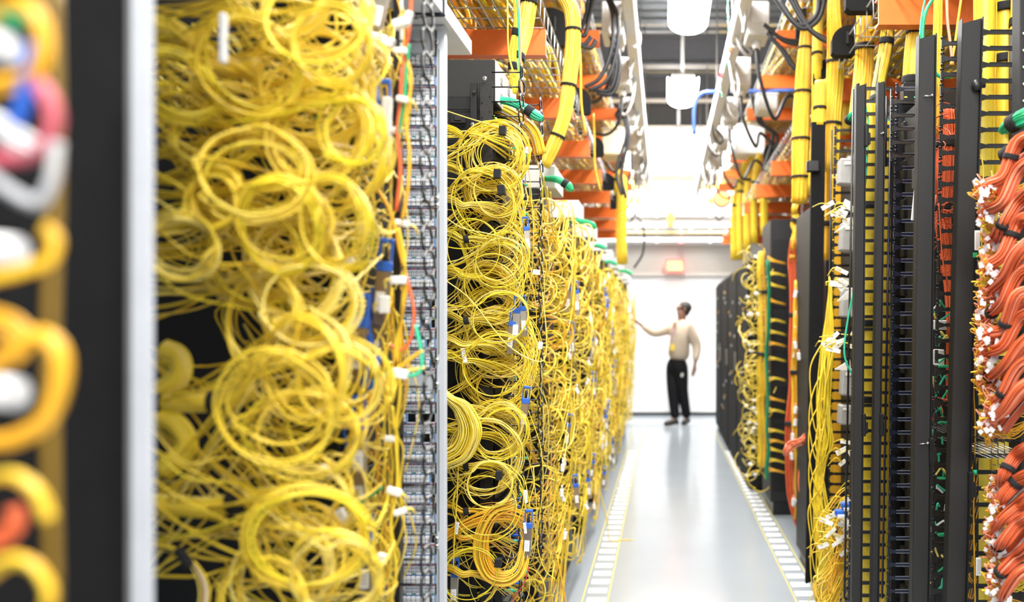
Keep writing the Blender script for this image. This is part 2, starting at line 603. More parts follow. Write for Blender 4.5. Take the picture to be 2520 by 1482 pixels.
# black drop-out plates
MB_ = mat('matt_black', (.009, .009, .0095), .8, var=.1, spec=.2)
def drop(u, v, y, w, h, sg, label):
    x0, z0 = xat(u, y), hgt(v, y)
    t = thing('drop_plate', label, 'cable drop plate', (x0, y, z0 - h))
    mb = MB()
    pf = [(x0 - sg * w * .45, z0)] + [(x0 - sg * w * .45 + sg * w * math.sin(a) ** .8, z0 - h * .55 + h * .55 * math.cos(a)) for a in np.linspace(0.05, PI / 2, 9)] + [(x0 + sg * w * .55, z0 - h * .9), (x0 + sg * w * .4, z0 - h), (x0 - sg * w * .45, z0 - h)]
    mb.prism(pf, 1, y - .006, y + .006, MB_)
    mb.build('side_flange', t)
    mb = MB()
    mb.prism([(a * .93 + x0 * .07, b * .99 + z0 * .01) for a, b in pf], 1, y + .006, y + .05, MATS['matt_black'])
    mb.build('curved_lip', t)
    mb = MB()
    mb.box((x0 - sg * .01, y - .012, z0 - h * .45), (.008, .012, h * .4), CHAR)
    mb.build('hook', t)


for (u, v, y, w, h, lb) in ((1372, 20, 3.9, .12, .18, 'largest black drop plate beside the thick curved trunk'), (1431, 215, 4.6, .10, .15, 'second black drop plate in the row over the yellow racks'),
                            (1467, 335, 5.6, .10, .14, 'third black drop plate in the row over the yellow racks'), (1496, 425, 6.6, .10, .14, 'fourth black drop plate in the row over the yellow racks'), (1513, 480, 7.6, .10, .13, 'fifth and smallest black drop plate over the yellow racks')):
    drop(u, v, y, w, h, 1, lb)
for (u, v, y, w, h, lb) in ((2122, -60, 3.2, .12, .14, 'black drop plate at the picture top behind the slanting trunk'), (2078, 62, 3.5, .10, .13, 'rounded black drop plate above the trunk with a black collar'), (2028, 145, 4., .10, .13, 'black drop plate above the post with a hanging black cover'),
                            (1988, 212, 4.4, .085, .12, 'small black drop plate where the blue pipe ends'), (1973, 20, 4.8, .06, .19, 'black drop plate behind the tall trunk by the drooping cords'), (1894, 350, 7., .10, .2, 'small blurred black drop plate over the far black cabinets')):
    drop(u, v, y, w, h, -1, lb)

# right overhead trunks
bundle([P(1982, 75, 4.3), P(1978, 170, 4.3), P(1972, 300, 4.3), P(1970, 400, 4.3), P(1968, 500, 4.3)], .045, 'tall straight yellow cable trunk standing where the blue pipe ends', (.12, .38, .62, .85), seed=11, mats=(YEL, YELO), taper=(.55, .9, 1, 1, .9), strap_w=.006)
bundle([P(2014, -30, 4.), P(2012, 80, 4.), P(2010, 170, 4.), P(2008, 300, 4.1), P(1998, 480, 4.2)], .024, 'slender yellow cable trunk between the tall trunk and the hanging black cover', (.4,), seed=12, strap_w=.006)
bundle([P(2053, -30, 3.7), P(2052, 40, 3.7), P(2056, 160, 3.75), P(2048, 300, 3.75), P(2042, 420, 3.75)], .04, 'yellow cable trunk below the rounded drop plate', (.5, .78), seed=13, mats=(YEL, YELO), taper=(.6, .75, 1, 1, 1), strap_w=.006)
bundle([P(2020, 200, 3.62), P(2018, 250, 3.62), P(2016, 310, 3.62)], .026, 'short yellow bundle entering the hanging black cover', (.7,), seed=14, n=12, strap_w=.006)
bundle([P(2082, 190, 3.9), P(2078, 260, 3.9), P(2074, 330, 3.9)], .03, 'yellow bundle disappearing behind the finger rail with grey boxes', (.4,), seed=10, n=12)
bundle([P(2125, 20, 3.45), P(2128, 100, 3.45), P(2125, 180, 3.45), P(2112, 300, 3.4)], .036, 'amber yellow cable trunk under the drop plate at the picture top', (.4,), seed=15, mats=(YELO, YEL), taper=(.75, 1, 1.1, 1.1))
bundle([P(2192, -20, 3.2), P(2186, 60, 3.2), P(2178, 130, 3.2), P(2164, 200, 3.15), P(2152, 270, 3.1)], .026, 'slanting yellow trunk with black sleeve ends above the twin posts', (.1, .42, .95), seed=16, mats=(YEL, YEL, YELO, BLKC), taper=(1, 1, 1, .9, .8))
bundle([P(2254, -30, 2.95), P(2252, 60, 2.95), P(2246, 130, 2.95), P(2242, 208, 2.95)], .028, 'straight yellow trunk entering the black finger manager between the posts', (.42, .98), seed=17, mats=(YEL, YELP), taper=(.85, .95, 1.05, 1.1), strap_w=.014)
bundle([P(2309, -30, 2.5), P(2308, 60, 2.5), P(2305, 140, 2.5), P(2303, 240, 2.5), P(2300, 330, 2.5)], .012, 'narrow bundle of yellow cables beside the taller charcoal post', (), seed=18, mats=(YEL, YELO), n=16)
for (pts, m, r, lb) in (([(2282, -20), (2270, 30), (2262, 110), (2258, 200)], AQU, .003, 'thin green cable running down the straight yellow trunk'), ([(2300, -10), (2278, 30), (2270, 90), (2280, 150), (2300, 178), (2320, 190), (2350, 185)], GRN, .0055, 'thick dark green cable curving between the posts under the orange beam'),
                        ([(2330, -20), (2332, 50), (2338, 100), (2345, 160)], SAL, .0045, 'salmon cable falling in front of the orange beam'), ([(2368, -20), (2358, 50), (2350, 110), (2340, 160)], YELO, .004, 'amber cable slanting across the orange beam')):
    mb = MB()
    mb.tube([P(u, v, 2.45) for u, v in pts], r, m, 30, 7)
    tag(mb.build('hanging_cable'), lb, 'cable')
# far right tangle of yellow trunks
for i, (u, v0, v1, y) in enumerate(((1806, 440, 640, 9.), (1820, 400, 640, 8.4), (1838, 370, 620, 8.), (1856, 380, 600, 7.6), (1880, 410, 580, 7.2))):
    bundle([P(u + 14, v0, y), P(u + 4, v0 + 50, y), P(u, (v0 + v1) / 2, y), P(u, v1, y)], .032, 'blurred yellow trunk over the far black cabinets, %s from the white wall' % ('first', 'second', 'third', 'fourth', 'fifth')[i], (.5,), seed=30 + i, n=12)
# drooping black cords, upper right and upper left
for i, (pts, y) in enumerate((([(1905, -10), (1960, 60), (2005, 40), (2020, -20)], 3.8), ([(1935, -20), (1990, 70), (2060, 110)], 3.8), ([(1880, 60), (1925, 95), (1985, 103)], 4.6), ([(1885, 80), (1920, 120), (1950, 165), (1990, 180)], 4.6),
                              ([(1490, -20), (1510, 40), (1505, 120), (1480, 190), (1440, 215)], 4.6), ([(1450, -20), (1440, 40), (1425, 80), (1400, 60)], 4.4), ([(1500, 80), (1515, 150), (1500, 220), (1460, 222)], 4.8), ([(1530, 260), (1540, 330), (1520, 420), (1530, 480)], 6.5),
                              ([(1455, 90), (1440, 110), (1410, 100)], 4.4), ([(1850, 230), (1870, 300), (1900, 330), (1880, 420)], 6.5), ([(1560, 520), (1585, 560), (1580, 620), (1560, 660)], 10.))):
    mb = MB()
    for k in range(2 if i not in (10,) else 1):
        mb.tube([P(u + k * 10 + R.uniform(-3, 3), v + k * 8, y) for u, v in pts], .012 if y < 6 else .014, BLKC, 26, 7)
    names = ('black cord pair looping at the picture top over the tall trunk', 'black cord pair slanting towards the rounded drop plate', 'black cord pair sagging level to the tall trunk', 'black cord pair falling steeply to the tall trunk',
             'black cord pair hanging along the busway beside the thick curved trunk', 'black cord pair behind the largest drop plate', 'black cord pair curving into the second drop plate', 'black cord pair blurred above the deep yellow racks',
             'short black cord pair crossing the upper orange beam', 'black cord pair blurred over the far black cabinets', 'grey cord hanging before the beige header')
    tag(mb.build('cord_pair'), names[i], 'cord')
# wrapped white boxes / plastic sheets overhead
for (u, v, y, d, m, lb) in ((1505, 360, 6.6, (.14, .3, .2), mat('tan_box', (.72, .62, .42), .6), 'tan box hanging blurred over the yellow racks'), (1885, 262, 6.4, (.16, .25, .12), WPAN, 'white box resting under the trays by the blue pipe'), (1842, 352, 8., (.3, .3, .28), WPAN, 'bright white box above the far black cabinets')):
    mb = MB()
    mb.box(P(u, v, y), d, m, .012)
    mb.box(P(u, v, y) + np.array([0, 0, d[2] / 2 + .006]), (d[0] * 1.04, d[1] * 1.04, .014), m, .004)
    tag(mb.build('overhead_box'), lb, 'box')


# ------------------------------------------------------------------ left row of racks
def screw(c, r, m, parent, axis='y', name='screw'):
    mb = MB()
    d = np.array([0, -1, 0]) if axis == 'y' else np.array([1, 0, 0])
    c = np.asarray(c, float)
    mb.tubes(np.stack([c, c + d * r * .5, c + d * r * .8, c + d * r * .85])[None], np.array([[r, r, r * .75, r * .45]]), m, 14)
    mb.cyl(c + d * r * .84, c + d * r * .9, r * .4, INK, 6)
    return mb.build(name, parent)


def d_ring(x0, x1, y, z, parent, h=.040, w=.062, bend=0.):
    mb = MB()
    mb.tube([(x0, y, z), (x0 * .5 + x1 * .5, y, z), (x1, y, z)], .0022, BLK, None, 6)
    hh, ww = h / 2, w / 2
    o = [(-ww * .55, -hh), (ww * .55, -hh), (ww, -hh * .4), (ww, hh * .4), (ww * .55, hh), (-ww * .55, hh), (-ww, hh * .4), (-ww, -hh * .4), (-ww * .55, -hh)]
    mb.tube([(x1 + .003 + bend * a, y + a, z + b) for a, b in o], .0026, BLK, None, 6, False)
    return mb.build('d_ring', parent)


ORD = ['first', 'second', 'third', 'fourth', 'fifth', 'sixth', 'seventh', 'eighth', 'ninth']


def left_rack(yw, xf, label, depth=.36, top=2.13, rings=True, detail=True):
    """black cabinet: a side wall facing the camera at yw, equipment front at xf facing the aisle"""
    t = thing('equipment_rack', label, 'rack', (xf - .4, yw + depth / 2, 0))
    mb = MB()
    mb.box((xf - .42, yw + depth / 2 + .01, top / 2 + .03), (.80, depth, top - .06), BLKM, .006)
    mb.build('cabinet_body', t)
    mb = MB()
    mb.box((xf - .42, yw + depth / 2, .03), (.78, depth - .02, .06), DRK)
    mb.build('plinth', t)
    mb = MB()
    mb.box((xf - .80, yw - .305, top / 2), (.03, .61, top), DRK)
    mb.build('back_panel', t)
    mb = MB()
    mb.box((xf - .17, yw + depth / 2, top + .05), (.44, depth * .8, .10), LPAN, .004)
    if top < 2.05:
        mb.build('top_box', t)
    if detail:
        mb = MB()
        z0 = .3
        while z0 < 1.9:                              # equipment bays on the aisle side
            hgt_ = R.choice((.0445, .089, .089, .133))
            mb.box((xf - .012, yw + depth / 2 + .01, z0 + hgt_ / 2), (.03, depth - .05, hgt_ - .005), R.choice((BLK, CHAR, DRK)), .002)
            z0 += hgt_
        tag(mb.build('equipment_face', t))
    return t


# near cabinet with grey post
t = thing('equipment_rack', 'black cabinet with a grey corner post, blurred closest to the camera', 'rack', (-.64, .72, 0))
mb = MB()
mb.box((-.664, .715, 1.1), (.41, .012, 2.2), mat('matt_black', (.009, .009, .0095), .8, var=.1, spec=.2), .003)
mb.build('side_panel', t)
mb = MB()
mb.box((-.4505, .703, 1.1), (.0185, .006, 2.2), GPOST, .002)
mb.box((-.4625, .708, 1.1), (.006, .012, 2.2), mat('post_dark', (.16, .16, .165), .5), .001)
mb.build('corner_post', t)
mb = MB()
mb.box((-.85, .45, 1.1), (.02, .56, 2.2), DRK, .003)
mb.build('back_panel', t)
mb = MB()
mb.box((-.62, .15, 1.1), (.02, .5, 2.2), DRK, .003)
mb.build('mounting_rail', t)
mb = MB()
mb.box((-.62, .32, 2.22), (.50, .80, .03), BLKM, .003)  # added cover out of view, keeps overhead light off the foreground cables
mb.build('shade_plate', t)

left_rack(1.41, -.545, 'black cabinet behind the big blurred yellow tangle', .30, detail=True)
rack1 = left_rack(2.46, -.52, 'black cabinet with two columns of wire rings, in sharp focus', .34, top=2.10)
tops = ['second', 'third', 'fourth', 'fifth', 'sixth', 'seventh']
racks = [rack1]
for k in range(9):
    y = 3.50 + k * .98
    racks.append(left_rack(y, -.52, 'black cabinet under yellow cables, %s one behind the wire ring rack' % ORD[k], .34, top=2.0))

# details of the focused cabinet
mb = MB()
yb = 2.44
zt = hgt(205, 2.45)
mb.box((xat(1196, yb), yb + .004, (zt + .2) / 2), (xat(1212, yb) - xat(1180, yb), .012, zt - .2), CHAR, .002)
for z in np.arange(.3, zt - .03, .0445):
    mb.box((xat(1187, yb), yb - .003, z), (.006, .004, .02), DRK)
    mb.box((xat(1206, yb), yb - .003, z + .012), (.004, .003, .008), DRK)
mb.build('ring_bracket', rack1)
mb = MB()
mb.box((xat(1165, yb), yb + .008, zt / 2 + .1), (.02, .012, zt - .2), BLKM, .001)
mb.build('corner_rail', rack1)
for (u, v, r) in ((1193, 194, .0072), (1163, 307, .0065), (1160, 640, .006), (1166, 227, .005), (1158, 970, .006)):
    screw(P(u, v, yb - .006), r, NICK if v != 227 else CHAR, rack1)
mb = MB()
q = P(1127, 292, yb)
mb.box(q, (.048, .008, .030), BLKM, .002)
mb.box(q + np.array([0, -.004, 0]), (.022, .006, .016), DRK, .002)
mb.build('latch', rack1)
for v in (268, 345, 500, 700, 890, 952, 1200):      # panel seams
    mb = MB()
    mb.box(P(1100, v, 2.456), (.20, .006, .003), CHAR, .001)
    mb.build('panel_seam', rack1)
mb = MB()                                            # chassis on top with a pale side
ya = 2.48
mb.box((-.60, ya + .17, 2.15), (.17, .34, .13), CHAR, .003)
mb.build('top_chassis', rack1)
mb = MB()
mb.box((-.513, ya + .17, 2.15), (.004, .335, .125), LPAN, .001)
for z in (2.12, 2.17):
    for y in (ya + .08, ya + .2):
        mb.box((-.5105, y, z), (.003, .03, .02), mat('cut_out', (.3, .3, .3), .6))
mb.build('chassis_side', rack1)
# wire rings: two columns
for k in range(37):
    z = hgt(178, 2.44) - k * .0442
    vis = 7 <= k <= 26
    d_ring(-.516, -.430 + R.uniform(-.004, .004), 2.44, z, rack1, bend=R.uniform(-.1, .1))
for k in range(36):
    z = hgt(258, 2.8) - k * .0442
    d_ring(-.50, -.426 + R.uniform(-.003, .003), 2.8, z, rack1, bend=R.uniform(-.1, .1))
r0 = thing('ring_rail', 'blurred black wire ring column hanging before the grey patch panel', 'cable rings', (-.43, 1.455, .5))
for k in range(28):
    z = hgt(-20, 1.455) - k * .0442
    d_ring(-.47, -.426 + R.uniform(-.004, .004), 1.455, z, r0, h=.042)
mb = MB()
mb.box((-.475, 1.455, 1.3), (.012, .02, 1.4), BLK)
mb.build('rail', r0)

# ------------------------------------------------------------------ grey patch panel with shutters
PY = 1.78
SC = F / PY
pp = thing('patch_rack', 'grey blue fibre patch panel with white shutters and numbered rows', 'patch panel', (-.62, PY, .3))
px1, pxe = xat(1097, PY), xat(1076, PY)              # outer edge, inner edge of the flange
col = 11.62 / SC
rowp = 49.6 / SC
x16 = xat(1071, PY)                                  # right end of the strips
ztop = hgt(75, PY)
zbot = .30
XL = -1.05
nrow = int((ztop - .05 - zbot) / rowp)
open_cells = {}                                      # rows (from the top) with shutters missing: columns counted from the flange
for r, cs in ((13, (0, 2)), (14, (1,)), (15, (0,)), (17, (0, 1, 2, 4, 5)), (18, (1, 2)), (21, (0,)), (23, (0,)), (20, (0,)), (12, (0,))):
    open_cells[r] = cs
face = MB()
V0R = 133                                            # pixel height of the first label line
rows = []
v = V0R
i = 0
while v < 1760:
    if i == 16:
        v += 34                                      # blank band
    rows.append((i, v))
    v += 49.6
    i += 1
# face: solid label bands between shutter windows, flange and blank band
def zpx(v):
    return hgt(v, PY)


edges = []
pz = ztop
for i, v in rows:
    z1, z0 = zpx(v + 8), zpx(v + 29)                 # window of this row
    face.box(((XL + x16 + .002) / 2, PY, (pz + z1) / 2), (x16 - XL + .004, .002, pz - z1), GPAN, .0002)
    pz = z0
face.box(((XL + x16) / 2, PY, (pz + zbot) / 2), (x16 - XL, .002, pz - zbot), GPAN, .0002)
face.box(((x16 + pxe) / 2 + .002, PY, (ztop + zbot) / 2), (pxe - x16 + .004, .002, ztop - zbot), GPAN, .0002)
face.build('faceplate', pp)
mb = MB()
mb.box(((pxe + px1) / 2 + .001, PY - .004, (ztop + zbot) / 2), (px1 - pxe, .010, ztop - zbot), GPAN, .0015)
mb.box((px1 - .001, PY + .004, (ztop + zbot) / 2), (.003, .012, ztop - zbot), WPAN, .001)
mb.build('side_flange', pp)
mb = MB()
mb.box(((XL + px1) / 2, PY + .004, ztop + .003), (px1 - XL, .03, .008), GPAN, .001)
mb.build('top_cap', pp)
mb = MB()
for va, vb in ((125, 476), (520, 872), (958, 1305), (1350, 1480)):
    mb.box((xat(1083, PY), PY - .0095, zpx((va + vb) / 2)), (.0018, .002, (vb - va) / SC), mat('slot_shadow', (.10, .10, .09), .6))
mb.build('flange_slot', pp)
for v in (107, 490, 508, 887, 946, 1324, 1342):
    screw((xat(1078, PY), PY - .009, zpx(v)), .0058, NICK, pp)
numt = ['13-1', '13-3', '14-1', '14-3', '15-1', '15-3', '16-1', '16-3']
numb = ['13-2', '13-4', '14-2', '14-4', '15-2', '15-4', '16-2', '16-4']
nc = 12
strip_me = shut_me = None
ntx = ['11-1', '11-3', '12-1', '12-3'] + numt
nbx = ['11-2', '11-4', '12-2', '12-4'] + numb
prints = {}
nsh = 0
more = MB()
for i, v in rows:
    zt_ = zpx(v)
    # printed strip of this row: numbers, colour bars, blue cassette rim
    if strip_me is None:
        strip_me = []
        for half, (dv, db, tx) in enumerate(((0, 5, ntx), (41, 33.5, nbx))):
            mb = MB()
            mb.box((x16 - nc * col / 2, PY - .0011, zpx(v + dv + (2 if half == 0 else -3))), (nc * col, .0006, .0105), GPAN, .0001)
            for c in range(nc):
                xc = x16 - (c + .5) * col
                tv, tf = text_verts(tx[nc - 1 - c], .0070)
                mb.add(tv + np.array([xc, PY - .0016, zpx(v + dv)]), tf, INK)
                mb.box((xc + col / 2, PY - .0014, zpx(v + dv)), (.0005, .0006, .005), INK, .0001)
                m = ((PRG if c % 2 == 0 else WHT), (PRR if c % 2 == 0 else PRN))[half]
                mb.box((xc, PY - .0014, zpx(v + db)), (col * .94, .0012, .0027), m, .0003)
            o = mb.build('number_strip', pp)
            strip_me.append(o.data)
        s_z = zt_
    else:
        for me_ in strip_me:
            o = bpy.data.objects.new('number_strip', me_)
            C.objects.link(o)
            o.parent = pp
            o.location = (0, 0, zt_ - s_z)
    miss = open_cells.get(i, ())
    mb = MB()
    wz = zpx(v + 18.5)
    c0 = 0
    present = [c for c in range(nc) if c not in miss]
    for c in present:
        xc = x16 - (c + .5) * col
        mb.box((xc, PY + .002, wz), (col, .010, 21.5 / SC), PRB, .0006)
        if c - 1 in miss or c == 0:
            mb.box((xc + col / 2 + .0005, PY - .001, wz), (.0014, .012, 21.5 / SC), mat('rim_blue', (.10, .30, .62), .35), .0004)
    mb.build('adapter_cassette', pp)
    for c in present:
        xc = x16 - (c + .5) * col
        if c < 4 and nsh < 100 and v < 1482 and not (i == 20 and c == 0):
            if shut_me is None:
                mb = MB()
                mb.box((xc, PY - .0055, wz + .0042), (col * .84, .006, .0074), WHT, .0008)
                mb.box((xc, PY - .0048, wz - .0042), (col * .84, .005, .0074), WHT, .0008)
                mb.box((xc, PY - .004, wz), (col * .84, .004, .002), mat('shutter_groove', (.5, .52, .56), .4), .0004)
                o = mb.build('shutter', pp)
                shut_me, s0 = o.data, (xc, wz)
            else:
                o = bpy.data.objects.new('shutter', shut_me)
                C.objects.link(o)
                o.parent = pp
                o.location = (xc - s0[0], 0, wz - s0[1])
            nsh += 1
        elif v < 1482:
            more.box((xc, PY - .0055, wz + .0042), (col * .84, .006, .0074), WHT, .0008)
            more.box((xc, PY - .0048, wz - .0042), (col * .84, .005, .0074), WHT, .0008)
tag(more.build('shutter_remainder', pp), kind='stuff')

# light grey tray over the panel
t = thing('overhead_channel', 'light grey steel channel with slots above the patch panel', 'steel channel', (-.53, 1.5, 2.055))
mb = MB()
bz = 2.057
mb.box((-.54, 1.46, bz + .018), (.15, 1.02, .036), WPAN, .002)
mb.build('channel', t)
mb = MB()
for y in (1.62, 1.72, 1.82):
    mb.box((-.53, y, bz - .0008), (.012, .03, .0016), mat('slot_dark', (.22, .22, .2), .6))
mb.box((-.57, 1.90, bz - .0008), (.075, .085, .0016), mat('slot_dark', (.22, .22, .2), .6))
mb.build('slots', t)
mb = MB()
mb.box((-.535, 1.705, bz - .004), (.15, .008, .006), NAVY, .001)
mb.box((-.460, 1.705, bz + .05), (.006, .012, .11), NAVY, .001)
mb.build('wrap_strap', t)
mb = MB()
mb.box((-.56, 1.62, bz + .09), (.19, .16, .105), WPAN, .004)
tag(mb.build('grey_box'), 'light grey box standing on the steel channel above the patch panel', 'box')


# ------------------------------------------------------------------ cable paths
def coil(c, r, a0, sweep, rr, tilt=.25, per=11, drift=.012, jit=.06, tl=None):
    k = max(4, int(abs(sweep) / (2 * PI) * per))
    tx, tz = (rr.gauss(0, tilt), rr.gauss(0, tilt)) if tl is None else (tl[0] + rr.gauss(0, .05), tl[1] + rr.gauss(0, .05))
    e1, e2 = np.array([1, tx, rr.gauss(0, .06)]), np.array([rr.gauss(0, .06), tz, 1])
    el = rr.uniform(.9, 1.12)
    ph = rr.uniform(0, 6.28)
    pts = []
    for i in range(k + 1):
        a = a0 + sweep * i / k
        q = r * (1 + jit * math.sin(a * .7 + ph)) * rr.uniform(.98, 1.02)
        pts.append(np.array(c) + q * (math.cos(a) * e1 + el * math.sin(a) * e2) + np.array([0, drift * i / k * rr.uniform(.5, 1.5), 0]))
    return pts


def rack_cable(feed, c, r, port, rr, turns=1.3, tilt=.25, sag=0., tl=None):
    """from a feed point on the inner side, round a slack coil, then to a port on the equipment face"""
    cl = coil(c, r, PI * .62 + rr.uniform(-.3, .3), -2 * PI * turns + rr.uniform(-.6, .6), rr, tilt, tl=tl)
    f = np.array(feed)
    m1 = f * .5 + cl[0] * .5 + np.array([0, 0, -.012 - sag])
    p = np.array(port)
    e = cl[-1]
    m2 = e * .45 + p * .55 + np.array([.012, 0, rr.uniform(-.03, .02)])
    return [f, m1] + cl + [m2, p]


def u_loop(a, b, depth, rr, bulge=.03):
    a, b = np.array(a), np.array(b)
    m = (a + b) / 2
    o = np.array([rr.gauss(0, .01), rr.gauss(0, bulge), 0])
    return [a, a * .8 + b * .2 + np.array([0, 0, -depth * .62]) + o * .5, m + np.array([0, 0, -depth]) + o, a * .2 + b * .8 + np.array([0, 0, -depth * .62]) + o * .5, b]


GN = 'yellow patch cables in the big blurred tangle'
LN = 'yellow patch cable looping in the big blurred tangle beside the grey post'
GF = 'yellow patch cables on the ringed cabinet'
LF = 'thin yellow patch cable coiled in front of the black ringed cabinet'


def cable_obj(ctrl, r, m, label, group, n=64, name='patch_cable', cat='patch cable', sides=6, closed=False):
    mb = MB()
    mb.tubes(cr(ctrl, n)[None], r, m, sides)
    return tag(mb.build(name), label, cat, group)


# ---- near tangle
rr = random.Random(21)
near = [(770, 40, 120), (700, -40, 120), (770, 215, 125), (740, 300, 120), (600, 150, 110), (520, 330, 85), (640, 430, 110), (500, 480, 70), (780, 400, 130), (690, 560, 105), (600, 640, 110), (760, 640, 120),
        (770, 780, 105), (640, 800, 110), (740, 900, 120), (690, 1010, 130), (750, 1080, 115), (770, 1230, 90), (740, 1330, 130), (700, 1400, 120), (820, 1420, 110), (640, 1480, 110), (430, 230, 70), (440, 600, 75), (820, 960, 100), (830, 540, 100), (820, 140, 90), (850, 330, 80)]
vend = [-60, 20, 90, 180, 240, 330, 420, 500, 600, 690, 760, 850, 940, 1020, 1100, 1190, 1280, 1370, 1450, 1530]


def near_feed(v):
    y = rr.uniform(1.1, 1.25)
    return P(rr.uniform(330, 372), v + rr.uniform(-25, 25), y)


NT = [(rr.gauss(0, .3), rr.gauss(0, .2), rr.gauss(0, 12), rr.gauss(0, 12), rr.uniform(1.0, 1.16)) for _ in near]


def near_cable(i, big):
    u, v, r = near[i]
    tx, tz, du, dv, y0 = NT[i]
    y = y0 + rr.gauss(0, .03) if big else rr.uniform(1.2, 1.37)
    c = P(u + du + rr.gauss(0, 6 if big else 24), v + dv + rr.gauss(0, 8 if big else 26), y)
    fv = v - rr.uniform(-20, 130) if v < 820 else rr.choice((870, 990, 1000, 1180, 1240, 1245, 1320, 1420)) + rr.gauss(0, 10)
    pv = v + rr.uniform(-110, 120)
    port = np.array([rr.uniform(-.545, -.50), rr.uniform(1.42, 1.6), hgt(pv, 1.4)])
    if not big and rr.random() < .45:                # a hanging bowl instead of a full coil
        a = P(u - rr.uniform(60, 150), v - rr.uniform(40, 110), y)
        return u_loop(a, port, rr.uniform(.05, .12), rr)
    return rack_cable(near_feed(fv), c, r * (rr.gauss(1, .05) if big else rr.uniform(.7, 1.1)) * y / F, port, rr, rr.choice((1.3, 1.8, 2.3)) if big else rr.choice((.8, 1.2)), .22, tl=(tx, tz) if big else None)


ncab = 0
for rep in range(4):
    for i in range(len(near)):
        if ncab >= 92:
            break
        cable_obj(near_cable(i, True), .0021, rr.choice(YELS), LN, GN, 84)
        ncab += 1
per = {}
for rep in range(5):
    for i in range(len(near)):
        per.setdefault(rr.randrange(5), []).append(cr(near_cable(i, False), 60))
mb = MB()
for k, ps in per.items():
    mb.tubes(ps, .0019, YELS[k], 5)
tag(mb.build('cable_tangle'), 'dense mass of yellow patch cables deeper in the blurred tangle beside the grey post', 'cables', kind='stuff')
# deep hanging bowls and crossing strands of the near tangle
for i in range(38):
    va = rr.uniform(-40, 1350)
    a = P(rr.uniform(560, 700), va, rr.uniform(1.05, 1.3))
    b = P(rr.uniform(850, 900), va + rr.uniform(-90, 60), rr.uniform(1.15, 1.35))
    cable_obj(u_loop(a, b, rr.uniform(.06, .13), rr), .0020, rr.choice(YELS), LN, GN, 40)
for i in range(16):
    va = rr.uniform(0, 1300)
    a = P(372, va, 1.05)
    cable_obj([a, P(460, va + rr.uniform(20, 90), 1.05), P(600, va + rr.uniform(60, 200), 1.1), P(760, va + rr.uniform(120, 300), 1.2), P(890, va + rr.uniform(60, 320), 1.35)], .0016, rr.choice(YELS), LN, GN, 40)
# tied bundles of the near tangle
for i, (pts, lb, st) in enumerate((([(360, 985), (430, 990), (510, 990), (560, 985), (620, 960)], 'yellow bundle with two black ties crossing the dark gap', (.12, .68)), ([(360, 1240), (440, 1245), (520, 1250), (590, 1235), (680, 1220)], 'yellow bundle crossing below the dark gap', (.75,)),
                                  ([(400, 860), (440, 880), (440, 930), (380, 970)], 'short yellow bundle bending back to the grey post', ()), ([(375, 1020), (430, 1040), (460, 1100), (400, 1160)], 'hooked yellow bundle curling under the tied one', ()),
                                  ([(360, 60), (420, 70), (480, 110), (540, 160), (640, 170)], 'yellow bundle slanting down at the picture top by the grey post', ()), ([(365, 560), (440, 540), (560, 520), (640, 540)], 'yellow bundle stretched from the grey post at mid height', ()))):
    bundle([P(u, v, 1.12) for u, v in pts], .014, lb, st, .0016, (YEL, YELG, YELP), 24, seed=50 + i, flat=.7)
# ring of mixed cables low at the post
for i, (m, d) in enumerate(((YEL, 0), (WHT, 6), (YELO, 11), (BLKC, 15), (YELP, 21))):
    cable_obj([P(360, 1340 + d * .3, 1.08), P(420, 1350 + d * .3, 1.08), P(478 - d * .6, 1385, 1.08), P(512 - d, 1440, 1.08), P(505 - d, 1500, 1.08), P(450 - d, 1540, 1.08)], .0022, m, ('yellow', 'white', 'amber', 'dark', 'pale yellow')[i] + ' cable in the tied mixed ring low beside the grey post', None, 40)
mb = MB()
mb.box(P(452, 1372, 1.075), (.012, .012, .03), VEL, .003, ry=-.6)
tag(mb.build('cable_tie'), 'black tie round the mixed cable ring', 'cable tie')


# connectors near (blurred) ------------------------------------------------
def transceiver(c, label, ry=0., s=1., body=NICK, flip=False, boot=True):
    """pluggable optic hanging on its cable: metal body, blue pull tab, paper sticker"""
    c = np.asarray(c, float)
    t = thing('transceiver', label, 'transceiver', c)
    mb = MB()
    mb.box(c, (.018 * s, .0095 * s, .058 * s), body, .001, ry=ry)
    mb.box(c + np.array([math.sin(ry), 0, math.cos(ry)]) * -.036 * s, (.015 * s, .008 * s, .016 * s), BRNZ, .0008, ry=ry)
    mb.build('metal_body', t)
    up = np.array([math.sin(ry), 0, math.cos(ry)])
    mb = MB()
    sd = np.array([math.cos(ry), 0, -math.sin(ry)])
    mb.box(c + up * .035 * s, (.02 * s, .011 * s, .014 * s), BLU, .002, ry=ry)
    for k in (-1, 1):
        mb.box(c + up * .052 * s + sd * k * .008 * s, (.0025 * s, .007 * s, .034 * s), BLU, .0006, ry=ry)
    mb.box(c + up * .070 * s, (.019 * s, .008 * s, .007 * s), BLU, .002, ry=ry)
    tag(mb.build('pull_tab', t), 'blue pull tab')
    mb = MB()
    mb.box(c + np.array([0, -.0052 * s, 0]) + up * -.012 * s, (.0125 * s, .0006, .026 * s), PAP, .0002, ry=ry)
    for k in range(3):
        mb.box(c + np.array([0, -.0056 * s, 0]) + up * (-.018 + k * .005) * s, (.008 * s, .0004, .0012 * s), inkg, .0001, ry=ry)
    mb.build('sticker', t)
    if boot:
        mb = MB()
        mb.cyl(c + up * .040 * s, c + up * .062 * s, .004 * s, BLK, 8, .0025 * s)
        mb.tube([c + up * .06 * s, c + up * .09 * s, c + up * .12 * s + np.array([.008, .02, .01]), c + up * .15 * s + np.array([0, .05, .02])], .0015, YEL, 14, 6)
        mb.build('boot', t)
    return t


